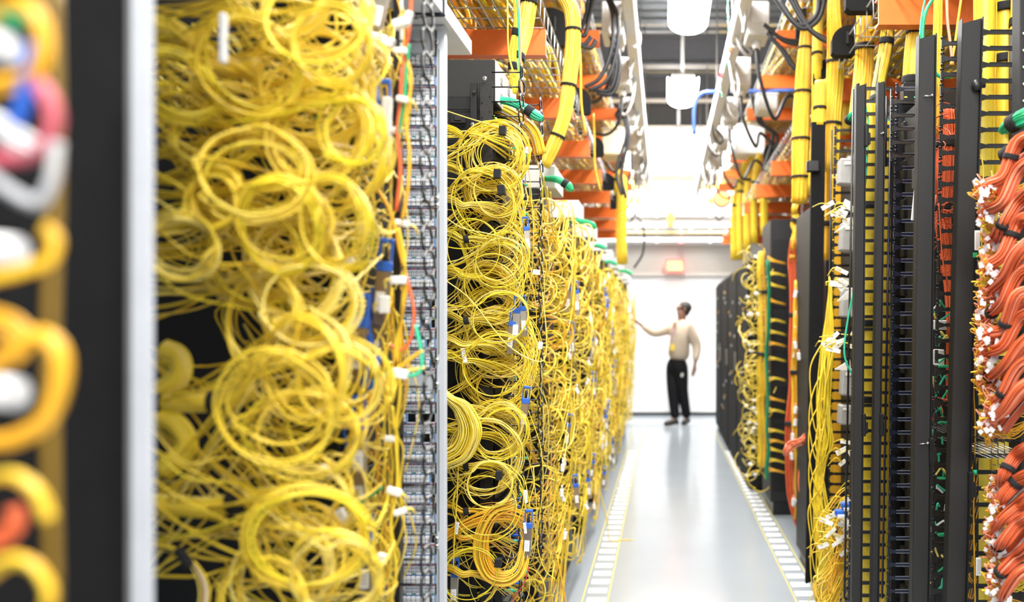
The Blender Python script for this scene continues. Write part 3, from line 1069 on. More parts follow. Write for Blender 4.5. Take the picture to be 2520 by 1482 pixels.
for i, (u, v, y, ry) in enumerate(((880, 860, 1.32, .1), (905, 900, 1.36, -.1), (925, 840, 1.38, .05), (885, 1110, 1.33, 0.), (900, 1010, 1.35, .15), (945, 330, 1.36, 0.), (940, 720, 1.37, .1), (935, 20, 1.36, .2), (900, 1400, 1.35, 0.), (880, 1180, 1.34, -.15))):
    transceiver(P(u, v, y), 'blurred blue tabbed transceiver by the near tangle, ' + ('seventh|eighth|sixth|fourth from the bottom|fifth|second|third from the top|topmost|lowest|third from the bottom'.split('|')[i] if False else ['hanging over another one at the middle', 'hanging lower of the middle pair', 'beside the white clips at the middle', 'above the dark metal stub', 'just under the middle pair', 'beside the orange strand high up', 'beside a loose white connector', 'at the picture top', 'lowest of all', 'with bronze body low down'][i]), ry, 1.25, NICK if i % 2 else BRNZ)
wn = 0
for (u, v, y, d, ry) in ((985, 58, 1.3, (.028, .02, .016), -.3), (1005, 45, 1.3, (.014, .014, .026), .3), (985, 125, 1.32, (.026, .012, .012), 0.), (940, 100, 1.34, (.05, .02, .02), .3), (990, 245, 1.32, (.024, .012, .012), .2), (975, 320, 1.34, (.02, .012, .012), -.2), (950, 300, 1.34, (.02, .014, .10), .05), (550, 95, 1.0, (.011, .011, .075), 0.), (980, 690, 1.32, (.03, .016, .016), 0.),
                         (990, 550, 1.34, (.03, .012, .012), .25), (900, 560, 1.3, (.02, .012, .03), .5), (985, 920, 1.3, (.03, .014, .018), .2), (895, 395, 1.3, (.018, .01, .01), .9), (860, 640, 1.25, (.016, .012, .02), -.6), (945, 750, 1.34, (.02, .014, .035), 0.), (800, 1160, 1.2, (.026, .014, .018), .4), (840, 1270, 1.25, (.018, .012, .026), -.4), (970, 1210, 1.32, (.03, .012, .014), .3), (985, 1260, 1.33, (.026, .012, .012), -.3), (940, 1375, 1.34, (.022, .012, .02), .3), (960, 1080, 1.33, (.02, .012, .012), 0.), (886, 90, 1.3, (.012, .012, .05), .1), (830, 820, 1.2, (.02, .01, .016), .2)):
    mb = MB()
    c = P(u, v, y)
    d = [q * .82 for q in d]
    mb.box(c, d, WHT, .002, ry=ry)
    k = d[0] * .5 + .008
    ca, sa = math.cos(ry), -math.sin(ry)
    k *= R.choice((-1, 1, .8))
    mb.tube([c, c + np.array([ca * k, 0, sa * k]), c + np.array([ca * k * 1.2, .012, sa * k - .012])], min(d) * .2, YELP, 8, 6)
    tag(mb.build('fibre_connector'), 'blurred white fibre connector among the near yellow tangle', 'connector', 'white connectors in the near tangle')
    wn += 1
# coloured strands that fall past the connectors
for i, (pts, m, r, lb) in enumerate((([(1012, -10), (1008, 60), (990, 180), (985, 260), (978, 330), (985, 420), (975, 520)], ORG, .0035, 'orange cable falling along the blurred white connectors'),
                                     ([(1006, 110), (1000, 170), (996, 240), (985, 300), (975, 350)], GRN, .003, 'green cable falling next to the orange one'),
                                     ([(1000, 680), (1018, 760), (1012, 830), (990, 860), (960, 850)], ORG, .0028, 'orange cable hooking in beside the blurred ring column'),
                                     ([(1022, 800), (1036, 860), (1036, 910), (1010, 925), (960, 920), (920, 940)], AQU, .003, 'green cable bending round the white connector by the ring column'),
                                     ([(860, 1000), (920, 960), (980, 920), (1045, 905)], YELP, .0028, 'pale cable reaching out to the blurred ring column'),
                                     ([(880, 1010), (930, 960), (990, 900), (1040, 862)], YELO, .0034, 'amber cable reaching up to the green bend'),
                                     ([(920, 450), (960, 520), (985, 620), (1000, 700), (985, 800), (978, 900)], YELO, .003, 'amber cable hanging past the middle connectors'),
                                     ([(980, 560), (995, 640), (990, 760), (975, 860), (985, 960), (970, 1080)], YEL, .003, 'yellow cable hanging closest to the grey panel at mid height'),
                                     ([(1000, 140), (1012, 200), (1000, 300), (1008, 380), (1003, 470), (990, 540)], YELO, .003, 'amber cable hanging closest to the grey panel high up'),
                                     ([(965, 1000), (975, 1100), (978, 1200), (962, 1290), (975, 1400), (960, 1490)], YEL, .003, 'yellow cable hanging closest to the grey panel low down'),
                                     ([(940, 1200), (900, 1230), (860, 1260), (820, 1310)], GRN, .0022, 'green cable inside the low coils'),
                                     ([(755, 300), (790, 290), (830, 300)], GRN, .004, 'green cable glimpsed inside the upper coil'))):
    cable_obj([P(u, v, 1.33) for u, v in pts], r, m, lb, None, 36, 'loose_cable', 'cable')
# hanging strand curtain near the connectors
ps = []
for i in range(60):
    u = rr.gauss(955, 22)
    v = rr.uniform(-40, 1350)
    y = rr.uniform(1.36, 1.52)
    ps.append(cr([P(u - 25, v - 10, y), P(u, v + 30, y), P(u + rr.gauss(8, 10), v + 120, y), P(u + rr.gauss(4, 10), v + 210, y), P(u - 20, v + 280, y)], 26))
mb = MB()
mb.tubes(ps[:30], .0016, YEL, 5)
mb.tubes(ps[30:50], .0016, YELO, 5)
mb.tubes(ps[50:], .0016, YELP, 5)
tag(mb.build('cable_curtain'), 'curtain of yellow strands hanging among the blurred connectors', 'cables', kind='stuff')

# foreground blurred cables by the black cabinet
ff = [([(-40, 60), (40, 10), (95, 60), (100, 140), (60, 190), (-30, 210)], YELO, .0042, 'amber cable loop at the top corner, strongly blurred'),
      ([(85, 110), (72, 170), (66, 220), (58, 270), (30, 320)], BLU, .004, 'blue cable, strongly blurred at the picture edge'),
      ([(95, 205), (125, 255), (132, 310), (110, 355), (60, 385), (-40, 395)], mat('cable_rose', (.62, .12, .16), .45), .0036, 'rose red cable loop, strongly blurred at the picture edge'),
      ([(-40, 290), (10, 315), (50, 345), (95, 372)], WHT, .0048, 'upper white cable loop, strongly blurred'),
      ([(-40, 420), (20, 470), (90, 500), (125, 440), (135, 350)], GRYC, .0042, 'grey white cable loop, strongly blurred'),
      ([(-40, 690), (50, 670), (125, 640), (140, 590), (110, 560)], YELG, .0034, 'lemon cable loop, strongly blurred at mid height'),
      ([(-40, 930), (20, 870), (90, 825), (145, 860), (150, 950), (110, 1040), (30, 1085), (-40, 1090)], YELO, .0036, 'big amber ring, strongly blurred at the picture edge'),
      ([(-40, 1180), (30, 1170), (90, 1210), (120, 1280)], YEL, .004, 'yellow cable arch, strongly blurred under the big amber ring'),
      ([(-40, 1420), (20, 1380), (80, 1390), (120, 1450), (120, 1500)], YEL, .004, 'lowest yellow cable arch, strongly blurred'),
      ([(-40, 1340), (10, 1320), (40, 1290), (30, 1250)], ORG, .005, 'orange cable, strongly blurred near the bottom'),
      ([(-40, 20), (0, 35), (40, 50), (60, 62)], GRN, .003, 'green cable, strongly blurred behind the amber loop'),
      ([(-40, 780), (30, 800), (60, 840), (20, 880)], YELO, .006, 'thick amber cable, strongly blurred under the lemon loop')]
for i, (pts, m, r, lb) in enumerate(ff):
    bundle([P(u, v, .41) for u, v in pts], r * (1.05 if i in (0, 2, 3, 6, 11) else .8), lb, (), .0015, (m, m, m, YELO if m in (YEL, YELG) else m), 30, seed=400 + i, ns=12 if i in (0, 2, 3, 6, 11) else 5, core=False, flat=.8)
for i, (v, lb) in enumerate(((120, 'upper white connector, strongly blurred at the picture edge'), (622, 'middle white connector, strongly blurred at the picture edge'), (970, 'white connector inside the big amber ring'))):
    mb = MB()
    e = (22, 44, 46)[i]
    mb.cyl(P(-30, v - 8, .46), P(e, v, .46), .0095, WHT, 16)
    mb.cyl(P(e, v, .46), P(e + 10, v, .46), .0065, WHT, 16)
    tag(mb.build('large_connector'), lb, 'connector')
for i, u in enumerate((118, 140)):
    mb = MB()
    mb.tube([P(u, -40, .6), P(u + 6, 400, .6), P(u - 5, 900, .6), P(u + 3, 1500, .6)], .0045, mat('cable_ochre', (.16, .09, .004), .6), 20, 8)
    tag(mb.build('vertical_cable'), ('thicker', 'outer')[i] + ' ochre cable running upright in the dark beside the black cabinet', 'cable')

# ---- focused cabinet
rr = random.Random(33)
foc = [(1213, 385, 74, 8), (1222, 372, 55, 4), (1212, 470, 62, 7), (1205, 540, 78, 9), (1222, 600, 72, 9), (1228, 650, 62, 6), (1200, 720, 70, 9), (1215, 790, 76, 9), (1228, 850, 78, 9), (1215, 915, 76, 9), (1226, 960, 62, 6), (1220, 1060, 62, 8), (1190, 1130, 85, 5), (1196, 1200, 62, 9), (1205, 1250, 85, 8), (1150, 1420, 66, 10), (1228, 1420, 70, 8), (1200, 1330, 80, 6)]
feeds = [(320, 1097), (410, 1097), (492, 1097), (575, 1097), (668, 1108), (775, 1097), (835, 1097), (875, 1097), (990, 1097), (1060, 1097), (1135, 1097), (1245, 1097), (1310, 1097), (1400, 1097)]
nf_ = 0


FT = {(u, v): (rr.gauss(0, .22), rr.gauss(0, .12), rr.uniform(2.3, 2.4)) for (u, v, r, n) in foc}


def foc_cable(u, v, r, rr, back=False):
    tx, tz, y0 = FT[(u, v)]
    y = rr.uniform(2.36, 2.43) if back else y0 + rr.gauss(0, .015)
    c = P(u + rr.gauss(0, 6), v + rr.gauss(0, 7), y)
    fv = min(feeds, key=lambda q: abs(q[0] - v) + rr.uniform(0, 90))
    feed = P(fv[1] - 40, fv[0] + rr.gauss(0, 9), 2.3)
    port = np.array([rr.uniform(-.50, -.46), rr.uniform(2.5, 2.74), hgt(v + rr.uniform(-60, 80), 2.55)])
    if rr.random() < (.75 if back else .2):          # a swooping bowl from the feed to the ports
        f2 = feed + np.array([.075, 0, rr.gauss(-.008, .006)])
        k = rr.uniform(.04, .14)
        return [feed, f2, f2 * .72 + port * .28 + np.array([0, -.02, -k * .75]), f2 * .4 + port * .6 + np.array([0, -.03, -k]), f2 * .12 + port * .88 + np.array([.022, -.02, -k * .5]), port]
    return rack_cable(feed, c, r * rr.gauss(1, .09) * y / F, port, rr, rr.choice((1.1, 1.5, 2.1)), .2, tl=(tx, tz))


for (u, v, r, n) in foc:
    for k in range(n):
        if nf_ >= 96:
            break
        m = rr.choice(YELS)
        if 1240 < v < 1400 and k % 2:
            m = YELO
        cable_obj(foc_cable(u, v, r, rr), .0015, m, LF, GF, 72)
        nf_ += 1
for (u, v, r, n) in ((1215, 385, 80, 3), (1224, 372, 56, 2), (1190, 500, 74, 2), (1222, 470, 58, 2), (1230, 640, 60, 2), (1165, 610, 70, 1), (1210, 700, 72, 1), (1225, 780, 74, 2), (1222, 900, 78, 2), (1228, 1060, 60, 3), (1190, 1120, 88, 2), (1202, 1190, 58, 3), (1196, 1240, 86, 2), (1150, 1420, 64, 3)):
    for k in range(n):                               # clean wide rings lying in front
        y = rr.uniform(2.2, 2.28)
        cl = coil(P(u + rr.gauss(0, 4), v + rr.gauss(0, 5), y), r * rr.gauss(1, .06) * y / F, PI * .8, -2 * PI * rr.choice((1.35, 1.6)), rr, .1, per=14, jit=.025)
        f = P(1080, v - rr.uniform(-10, 40), 2.25)
        cable_obj([f, f * .5 + cl[0] * .5 + np.array([0, 0, -.01])] + cl + [np.array([-.47, 2.5, hgt(v + rr.uniform(20, 70), 2.5)])], .0016, rr.choice((YEL, YELP, YELG)), LF, GF, 72)
per = {}
for rep in range(3):
    for (u, v, r, n) in foc:
        per.setdefault(4 if v in (1330, 1250) and rep % 2 else rr.randrange(4), []).append(cr(foc_cable(u, v, r, rr, True), 60))
mb = MB()
for k, ps in per.items():
    mb.tubes(ps, .0015, [YEL, YELG, YEL, YELP, YELO][k], 5)
tag(mb.build('cable_tangle'), 'further yellow patch cables coiled behind the sharp ones on the ringed cabinet', 'cables', kind='stuff')
# strands draped over the ring columns to the aisle side
for i in range(15):
    v = rr.uniform(290, 1350)
    a = np.array([-.49, rr.uniform(2.5, 2.7), hgt(v, 2.6)])
    o = rr.uniform(-.44, -.395)
    y = rr.uniform(2.5, 2.86)
    d = rr.uniform(.12, .5)
    cable_obj([a, a + (.04, 0, .02), (o, y, a[2] - d * .2), (o + .01, y + .02, a[2] - d * .6), (o - .01, y + .05, a[2] - d), (-.48, y + .1, a[2] - d - .02)], .0015, rr.choice((YEL, YELP, YELP)), 'loose yellow patch cable draped over the wire rings', 'yellow cables draped over the wire rings', 40)
for i, (pts, m, lb) in enumerate((([(1095, 272), (1150, 290), (1210, 308), (1240, 318)], YELP, 'pale yellow cable slanting alone across the top of the black side'),
                                 ([(1095, 535), (1140, 562), (1200, 575), (1260, 590)], YELP, 'pale cable sagging below the second feed bundle'),
                                 ([(1300, 1010), (1330, 1100), (1336, 1200), (1322, 1330), (1340, 1400), (1366, 1426)], YEL, 'yellow cable bowing outside the rings and ending free'),
                                 ([(1128, 1140), (1124, 1240), (1118, 1330), (1116, 1400)], YEL, 'straight yellow cable hanging down to the small transceiver'),
                                 ([(1097, 690), (1160, 740), (1250, 850), (1330, 890), (1345, 840), (1335, 720)], YELP, 'pale cable crossing diagonally to the outer rings'))):
    cable_obj([P(u, v, 2.2 if i != 2 else 2.5) for u, v in pts], .0016, m, lb, None, 40, 'loose_cable', 'cable')
mb = MB()
mb.tube([P(1302, 1395, 2.3), P(1292, 1430, 2.3), P(1270, 1465, 2.3), P(1250, 1495, 2.3)], .0016, RED, 16, 6)
tag(mb.build('loose_cable'), 'thin dark red cable at the foot of the ringed cabinet', 'cable')
# feed bundles with velcro ties
for i, (v, u1) in enumerate(feeds):
    uo = u1 - 30
    lab = 'yellow feed bundle beside the panel edge, %s from the top' % ['topmost', 'second', 'third', 'fourth', 'fifth', 'sixth', 'seventh', 'eighth', 'ninth', 'tenth', 'eleventh', 'twelfth', 'thirteenth', 'lowest'][i]
    lab = lab.replace('topmost from the top', 'topmost').replace('lowest from the top', 'lowest')
    dv = R.uniform(-8, 14)
    bundle([P(uo, v - 10, 2.3), P(u1 + 15, v, 2.28), P(1138, v + 14, 2.27), P(1165, v + 12, 2.28), P(1215, v + 20 + dv, 2.34), P(1262, v + 45 + dv, 2.44)], .0105, lab, (.5,) if i in (0, 1, 3, 5, 8, 10, 11) else (), .0015, (YEL, YELG, YELP) if v < 1230 else (YELO, YEL), 24, seed=70 + i, flat=.8, ns=14, taper=(1.2, 1, .9, .8, 1.7, 3.4), strap_w=.007, core=False)
for i, (u, v, w, h) in enumerate(((1237, 322, .018, .024), (1224, 428, .018, .024), (1234, 468, .019, .026), (1228, 1170, .016, .024), (1226, 1385, .018, .022), (1102, 985, .012, .03))):
    mb = MB()
    mb.box(P(u, v, 2.2 if i < 5 else 2.22), (w, .02, h), VEL, .0012, ry=R.uniform(-.12, .12))
    tag(mb.build('velcro_tie'), 'black velcro tie on the %s yellow coil of the ringed cabinet' % ('topmost', 'second', 'third', 'fourth', 'lowest', 'fan shaped')[i], 'cable tie')
# fan of cables at the left edge (mid height)
bundle([P(1080, 960, 2.2), P(1110, 985, 2.2), P(1140, 1010, 2.2), P(1158, 1060, 2.2), P(1140, 1110, 2.2), P(1095, 1135, 2.2)], .022, 'fan of yellow cables curling back to the panel edge at mid height', (), .0016, (YEL, YELG, YELP), 30, seed=91, taper=(.5, .6, 1.2, 1.5, 1.5, 1.3), ns=44, core=False)
bundle([P(1085, 1330, 2.27), P(1140, 1295, 2.27), P(1200, 1272, 2.28), P(1260, 1268, 2.32), P(1300, 1290, 2.38)], .016, 'amber cable bundle stretched across to the foot of the rings', (), .0016, (YELO, YELO, YEL), 26, seed=92, taper=(.7, .9, 1.2, 1.3, 1.5), ns=22, core=False)
bundle([P(1262, 1240, 2.33), P(1215, 1262, 2.28), P(1188, 1310, 2.27), P(1184, 1365, 2.27), P(1205, 1412, 2.27), P(1245, 1425, 2.27), P(1282, 1398, 2.29), P(1296, 1330, 2.33)], .019, 'amber cable bundle hanging in a bowl near the foot', (), .0016, (YELO, YELO, YEL), 40, seed=93, taper=(1.1, 1.2, 1.3, 1.4, 1.3, 1.3, 1.2, 1.), ns=30, core=False)
# switches behind the rings
z = 2.02
i = 0
sw_l = 'topmost|second|third|fourth|fifth|sixth|seventh|eighth|ninth|tenth|eleventh|lowest'.split('|')
while i < 12:
    h = (.089, .0445, .0445, .089, .133, .089, .0445, .089, .133, .0445, .089, .089)[i]
    t = thing('network_switch', '%s dark network switch behind the wire rings, seen edge on' % sw_l[i], 'network switch', (-.505, 2.63, z - h))
    mb = MB()
    mb.box((-.62, 2.63, z - h / 2), (.25, .27, h - .004), CHAR, .002)
    mb.build('chassis', t)
    for zz in ((z - h / 2,) if h < .05 else (z - h * .28, z - h * .72)):
        mb = MB()
        mb.box((-.497, 2.63, zz), (.006, .262, .014), BLK, .001)
        for k in range(12):
            mb.box((-.490, 2.51 + k * .021, zz), (.016, .014, .010), R.choice((DRK, NICK, BLK)), .001)
        mb.build('port_row', t)
    for k in range(5):
        mb = MB()
        mb.box((-.475, 2.52 + k * .05 + R.uniform(-.01, .01), z - h / 2 + R.uniform(-.3, .3) * h), (.04, .012, .006), BLU if k % 4 else AQU, .001)
        tag(mb.build('pull_tab', t), 'blue pull tab' if k % 4 else 'green pull tab')
    z -= h + .045
    i += 1
for i, (u, v, ry, s, lb) in enumerate(((1270, 800, .06, 1.15, 'steel transceiver with blue clip hanging in the middle of the rings'), (1289, 790, -.05, 1.0, 'transceiver hanging just beside the steel one with the blue clip'), (1258, 830, .1, 1.1, 'bronze bodied transceiver under the steel one'),
                                       (1304, 925, -.04, 1.0, 'slim transceiver hanging outside the rings below the middle'), (1290, 1020, .1, 1.1, 'transceiver half hidden by pale loops'), (1298, 1330, .05, 1.2, 'transceiver with paper sticker above the red cable'), (1118, 1450, .04, 1.2, 'transceiver lying over the low coil next to the panel'), (1298, 590, -.1, .9, 'transceiver tucked behind the upper rings'))):
    transceiver(P(u, v, 2.3 if i != 3 else 2.5), lb, ry, s, BRNZ if i in (2, 4, 5) else NICK)
for i, (u, v, w, h, lb) in enumerate(((1124, 1300, .010, .034, 'white cable flag above the low coils by the panel edge'), (1142, 875, .011, .04, 'white paper tag hanging on the black side wall'), (1294, 1222, .008, .036, 'white cable flag outside the rings, lower one'), (1292, 1300, .008, .03, 'white cable flag under the lower one'),
                                      (1330, 850, .012, .02, 'folded white flag at the outer ring'), (1300, 370, .018, .018, 'white wrap label beside the blue clips high up'), (1320, 670, .02, .014, 'white curled tag near the outer ring column'))):
    mb = MB()
    c = P(u, v, 2.24)
    mb.box(c, (w, .0012, h), PAP, .0003, ry=R.uniform(-.2, .2))
    for k in range(4):
        mb.box(c + np.array([0, -.0008, (k - 1.5) * h * .16]), (w * .6, .0004, h * .05), inkg, .0001)
    tag(mb.build('cable_flag'), lb, 'cable label')
# green bundles lying on top of each cabinet
for k, (pts, y, lb) in enumerate((([(1215, 245), (1255, 250), (1290, 265), (1320, 285), (1336, 292)], 2.55, 'green cable bundle with black tie above the wire rings'), ([(1340, 440), (1370, 442), (1395, 455), (1408, 470)], 3.5, 'green cable bundle on the next cabinet behind the rings'),
                                  ([(1405, 545), (1430, 545), (1455, 552), (1466, 562)], 4.5, 'green cable bundle on the third yellow cabinet'), ([(1460, 605), (1475, 605), (1492, 612)], 5.5, 'small green bundle on the fourth yellow cabinet'), ([(1488, 645), (1505, 645), (1518, 652)], 6.5, 'small green bundle on the fifth yellow cabinet'), ([(1520, 668), (1540, 668), (1556, 676)], 8.2, 'smallest green bundle near the deepest yellow cabinet'))):
    bundle([P(u, v, y) for u, v in pts], (.013, .015, .014, .014, .014, .018)[k], lb, (.62,) if k < 2 else (), .0024, (GRN, AQU, GRN), 16, seed=100 + k, taper=(.6, .9, 1, 1.2, .5), ns=18)
# amber/white cables arriving at the top switch
bundle([P(1210, 262, 2.6), P(1245, 275, 2.6), P(1285, 300, 2.6), P(1315, 330, 2.62), P(1330, 380, 2.64)], .018, 'amber cables with grey sleeves fanning over the top of the ringed cabinet', (), .0022, (YELO, YEL, YELP, GRYC), 20, seed=110, ns=18)
mb = MB()
mb.tube([P(1215, 285, 2.5), P(1228, 300, 2.5), P(1236, 308, 2.5)], .003, mat('lime_clip', (.45, .85, .05), .4, emit=(.4, .9, .05), es=.6), 10, 6)
tag(mb.build('lime_fibre'), 'short glowing lime fibre at the top switch', 'fibre')

# ---- further yellow cabinets
rr = random.Random(55)
for k in range(1, len(racks)):
    yw = 3.50 + (k - 1) * .98
    y0 = yw - .62
    n = (165, 125, 100, 85, 75, 70, 70)[min(k - 1, 6)]
    rad = (.0024, .003, .0035, .0038, .0042, .0044, .0046)[min(k - 1, 6)]
    per = {}
    zt_ = 1.93 if k < 3 else 1.88
    for i in range(n):
        c = (rr.uniform(-.60, -.42), rr.uniform(y0 + .05, yw - .03), rr.uniform(.25, zt_ - .05))
        kind = rr.random()
        if kind < .55:
            pts = rack_cable((-.78, c[1], c[2] + rr.uniform(-.05, .1)), c, rr.uniform(.045, .085), (-.49, yw + rr.uniform(.02, .28), c[2] + rr.uniform(-.15, .1)), rr, rr.choice((.8, 1.2, 1.8)), .5)
        elif kind < .85:
            a = (rr.uniform(-.55, -.42), rr.uniform(y0, y0 + .3), c[2] + .1)
            b = (rr.uniform(-.5, -.40), rr.uniform(yw - .1, yw + .16), c[2] + rr.uniform(0, .2))
            pts = u_loop(a, b, rr.uniform(.08, .2), rr)
        else:
            x = rr.uniform(-.43, -.375)
            yy = rr.uniform(yw - .12, yw + .14)
            pts = [(-.48, yy, c[2] + .1), (x, yy, c[2] + .08), (x + .01, yy + rr.uniform(-.05, .05), c[2] - .1), (x - .01, yy + rr.uniform(-.1, .1), max(.1, c[2] - .3)), (-.48, yy, max(.08, c[2] - .36))]
        pts = [np.array([min(-.378 - .075 * max(0., 1.1 - p[2]), p[0]), p[1], max(.10, min(zt_ + .02, p[2]))]) for p in pts]
        per.setdefault(rr.randrange(5), []).append(cr(pts, 44))
    mb = MB()
    for j, ps in per.items():
        mb.tubes(ps, rad, YELS[j] if not (j == 2 and k % 2) else YELO, 5)
    tag(mb.build('cable_tangle'), 'tangle of yellow patch cables covering the %s cabinet behind the wire ring rack' % ORD[k - 1], 'cables', kind='stuff')
    if k < 5:
        for j in range(5):
            transceiver((rr.uniform(-.42, -.385), yw + rr.uniform(0, .25), rr.uniform(.35, 1.6)), 'blurred blue tabbed transceiver dangling from the %s cabinet behind the wire ring rack' % ORD[k - 1], rr.uniform(-.2, .2), 1.3, rr.choice((NICK, BRNZ)))['group'] = 'transceivers on the %s cabinet behind the ring rack' % ORD[k - 1]
        for j in range(7):
            mb = MB()
            c = np.array([rr.uniform(-.41, -.38), yw + rr.uniform(-.3, .25), rr.uniform(.3, 1.75)])
            mb.box(c, (.014, .02, .03), WHT, .002, ry=rr.uniform(-.5, .5))
            mb.cyl(c + (0, 0, .014), c + (0, 0, .03), .003, WHT, 6)
            tag(mb.build('fibre_connector'), 'blurred white connector on the %s cabinet behind the wire ring rack' % ORD[k - 1], 'connector', 'white connectors on the %s cabinet behind the ring rack' % ORD[k - 1])
# loose cable ends on the floor by the second cabinet
mb = MB()
mb.tube([(-.42, 3.2, .5), (-.37, 3.22, .2), (-.38, 3.3, .012), (-.30, 3.5, .006), (-.33, 3.8, .006), (-.40, 3.9, .02)], .0035, YELO, 30, 6)
tag(mb.build('floor_cable'), 'amber cable trailing on the floor at the foot of the yellow cabinets', 'cable')
mb = MB()
mb.tube([(-.42, 5.2, .4), (-.36, 5.2, .15), (-.35, 5.25, .02), (-.27, 5.3, .006), (-.20, 5.3, .006)], .0035, YEL, 30, 6)
tag(mb.build('floor_cable'), 'yellow cable trailing onto the floor stickers', 'cable')


# ------------------------------------------------------------------ right row: finger managers, posts, bundles
rr = random.Random(77)


def rack_wall(yw, x0, x1, z0, z1, depth, label):
    t = thing('equipment_rack', label, 'rack', ((x0 + x1) / 2, yw + depth / 2, 0))
    mb = MB()
    mb.box(((x0 + x1) / 2, yw + depth / 2, (z0 + z1) / 2), (x1 - x0, depth, z1 - z0), DRK, .004)
    mb.build('cabinet_body', t)
    if z0 > .03:
        mb = MB()
        mb.box(((x0 + x1) / 2, yw + depth / 2, z0 / 2), (x1 - x0 - .04, depth - .04, z0), BLK)
        mb.build('plinth', t)
    mb = MB()
    for z in np.arange(z0 + .2, z1 - .1, .27):
        mb.box(((x0 + x1) / 2, yw - .002, z), (x1 - x0 - .03, .005, .24), BLKM, .002)
    mb.build('front_panels', t)
    return t


rack_wall(2.62, .86, 1.7, .08, 2.16, .28, 'dark cabinet behind the broad yellow trunks and orange bundles')
rack_wall(2.98, .835, 1.7, .08, 2.22, .16, 'dark cabinet behind the blue black finger manager')
rack_wall(3.25, .80, 1.7, .08, 2.05, .5, 'dark cabinet behind the twin charcoal posts')
rack_wall(4.0, .80, 1.7, .08, 2.05, .9, 'dark cabinet behind the grey label boxes')
b5 = rack_wall(6.0, .79, 1.7, .10, 2.19, .5, 'black cabinet side crossed by short yellow cable ties')
# stubs of yellow cables tied across that black side
for k, v in enumerate((645, 675, 705, 745, 790, 820, 848, 885, 933, 985, 1012, 1062, 1087, 1110, 1135, 1160)):
    a = R.uniform(-14, 4)
    ps = [cr([P(1888, v + a + j * 5 - 6, 5.9), P(1908, v - 4 + j * 2, 5.88), P(1934, v + 3 + j * 1.5, 5.95)], 8) for j in range(3)]
    mb = MB()
    mb.tubes(ps, .004, YEL if k % 3 else YELO, 5)
    tag(mb.build('cable_tail'), 'yellow cable tail reaching across the black cabinet side', 'cable', 'yellow tails on the black cabinet side')


def finger_manager(u, sc, xl, v0, v1, label, m=BLK, back=True, pitch=.0445, off=0., depth=.14, knobs=True, lean=.018, fm=None):
    """vertical rail with a comb of horizontal fingers reaching away from the aisle"""
    y = F / sc
    x0 = xat(u, y)
    zt, zb = hgt(v0, y), max(.1, hgt(v1, y))
    t = thing('finger_manager', label, 'cable manager', (x0, y, zb))
    X = lambda z: x0 + lean * (z - CH)
    mb = MB()
    mb.tube([(X(zt), y + depth * .5, zt), (X(zb), y + depth * .5, zb)], .004, m, None, 6)
    mb.build('rear_rail', t)
    z = zt - .02 - off
    first = None
    n = 0
    while z > zb:
        if first is None:
            mb = MB()
            x = 0.
            if knobs:                                # T-shaped finger tip with two pegs
                mb.box((0, 0, 0), (.008, .012, .026), m, .002)
                mb.cyl((0, 0, .013), (0, 0, .019), .0055, m, 8)
                mb.cyl((0, 0, -.013), (0, 0, -.019), .0055, m, 8)
            mb.prism([(.002, -.009), (.020, -.0042), (xl, -.0042), (xl, .0042), (.020, .0042), (.002, .009)], 1, -.005, .005, m)
            mb.box(((xl + .022) / 2, -.0055, .0052), (xl - .022, .003, .0016), fm or m, .0004)
            mb.box(((xl + .022) / 2, -.0055, -.0052), (xl - .022, .003, .0016), fm or m, .0004)
            o = mb.build('finger', t)
            first = o.data
            first.transform(Matrix.Translation(Vector(t.location)))
        else:
            o = bpy.data.objects.new('finger', first)
            C.objects.link(o)
            o.parent = t
        o.location = (X(z) - x0, 0, z - zb)
        n += 1
        z -= pitch
    if back:
        mb = MB()
        mb.box((x0 + xl + .006, y + .02, (zt + zb) / 2), (.012, .05, zt - zb), m, .002)
        mb.build('side_plate', t)
    return t


FNAV = mat('finger_edge_glint', (.26, .28, .38), .2)  # pale edge colour paints the lamp glints on the navy fingers
FEDG = mat('finger_edge_black', (.028, .028, .03), .3)


def post(ut, ub, vt, vb, y, w, label, flat=False, latch=(), lean=None):
    """folded charcoal steel door edge: broad face, return flange, latch"""
    xt, xb = xat(ut, y), xat(ub, y)
    zt, zb = hgt(vt, y), max(.05, hgt(vb, y))
    t = thing('door_post', label, 'post', ((xt + xb) / 2, y, zb))
    mb = MB()

    def slab(dx0, dx1, dy0, dy1, m, cut):
        V = []
        for z, x, c in ((zb, xb, 0), (zt, xt, cut)):
            for (dx, dy) in ((dx0, dy0), (dx1, dy0), (dx1, dy1), (dx0, dy1)):
                V.append((x + dx, y + dy, z - (c if dx == dx0 else 0)))
        mb.add(V, [[3, 2, 1, 0], [4, 5, 6, 7], [0, 1, 5, 4], [1, 2, 6, 5], [2, 3, 7, 6], [3, 0, 4, 7]], m)
    slab(0, w, 0, .003, CHAR, w * .28)
    mb.build('front_face', t)
    mb = MB()
    slab(w, w + .003, -.012, .05, BLKM, 0)
    slab(-.002, 0, .0, .03, BLKM, 0)
    mb.build('return_flange', t)
    for (v, kind) in latch:
        f = (zt - hgt(v, y)) / (zt - zb)
        x = xt + (xb - xt) * f
        mb = MB()
        z = hgt(v, y)
        if kind == 'pin':
            mb.cyl((x + w * .3, y - .006, z), (x + w * .9, y - .006, z + .001), .0015, NICK, 6)
            mb.ball((x + w * .85, y - .006, z + .002), .004, NICK, 8, 6)
        elif kind == 'knob':
            mb.cyl((x + w * .9, y - .004, z), (x + w * 1.3, y - .004, z), .006, BLK, 10)
            mb.ball((x + w * .8, y - .012, z), (.014, .009, .016), BLK, 12, 8)
        else:
            mb.box((x + w + .004, y - .006, z), (.012, .02, .075), BLK, .003)
            mb.box((x + w + .012, y - .004, z - .01), (.012, .014, .04), BLK, .003)
        mb.build('latch', t)
    return t


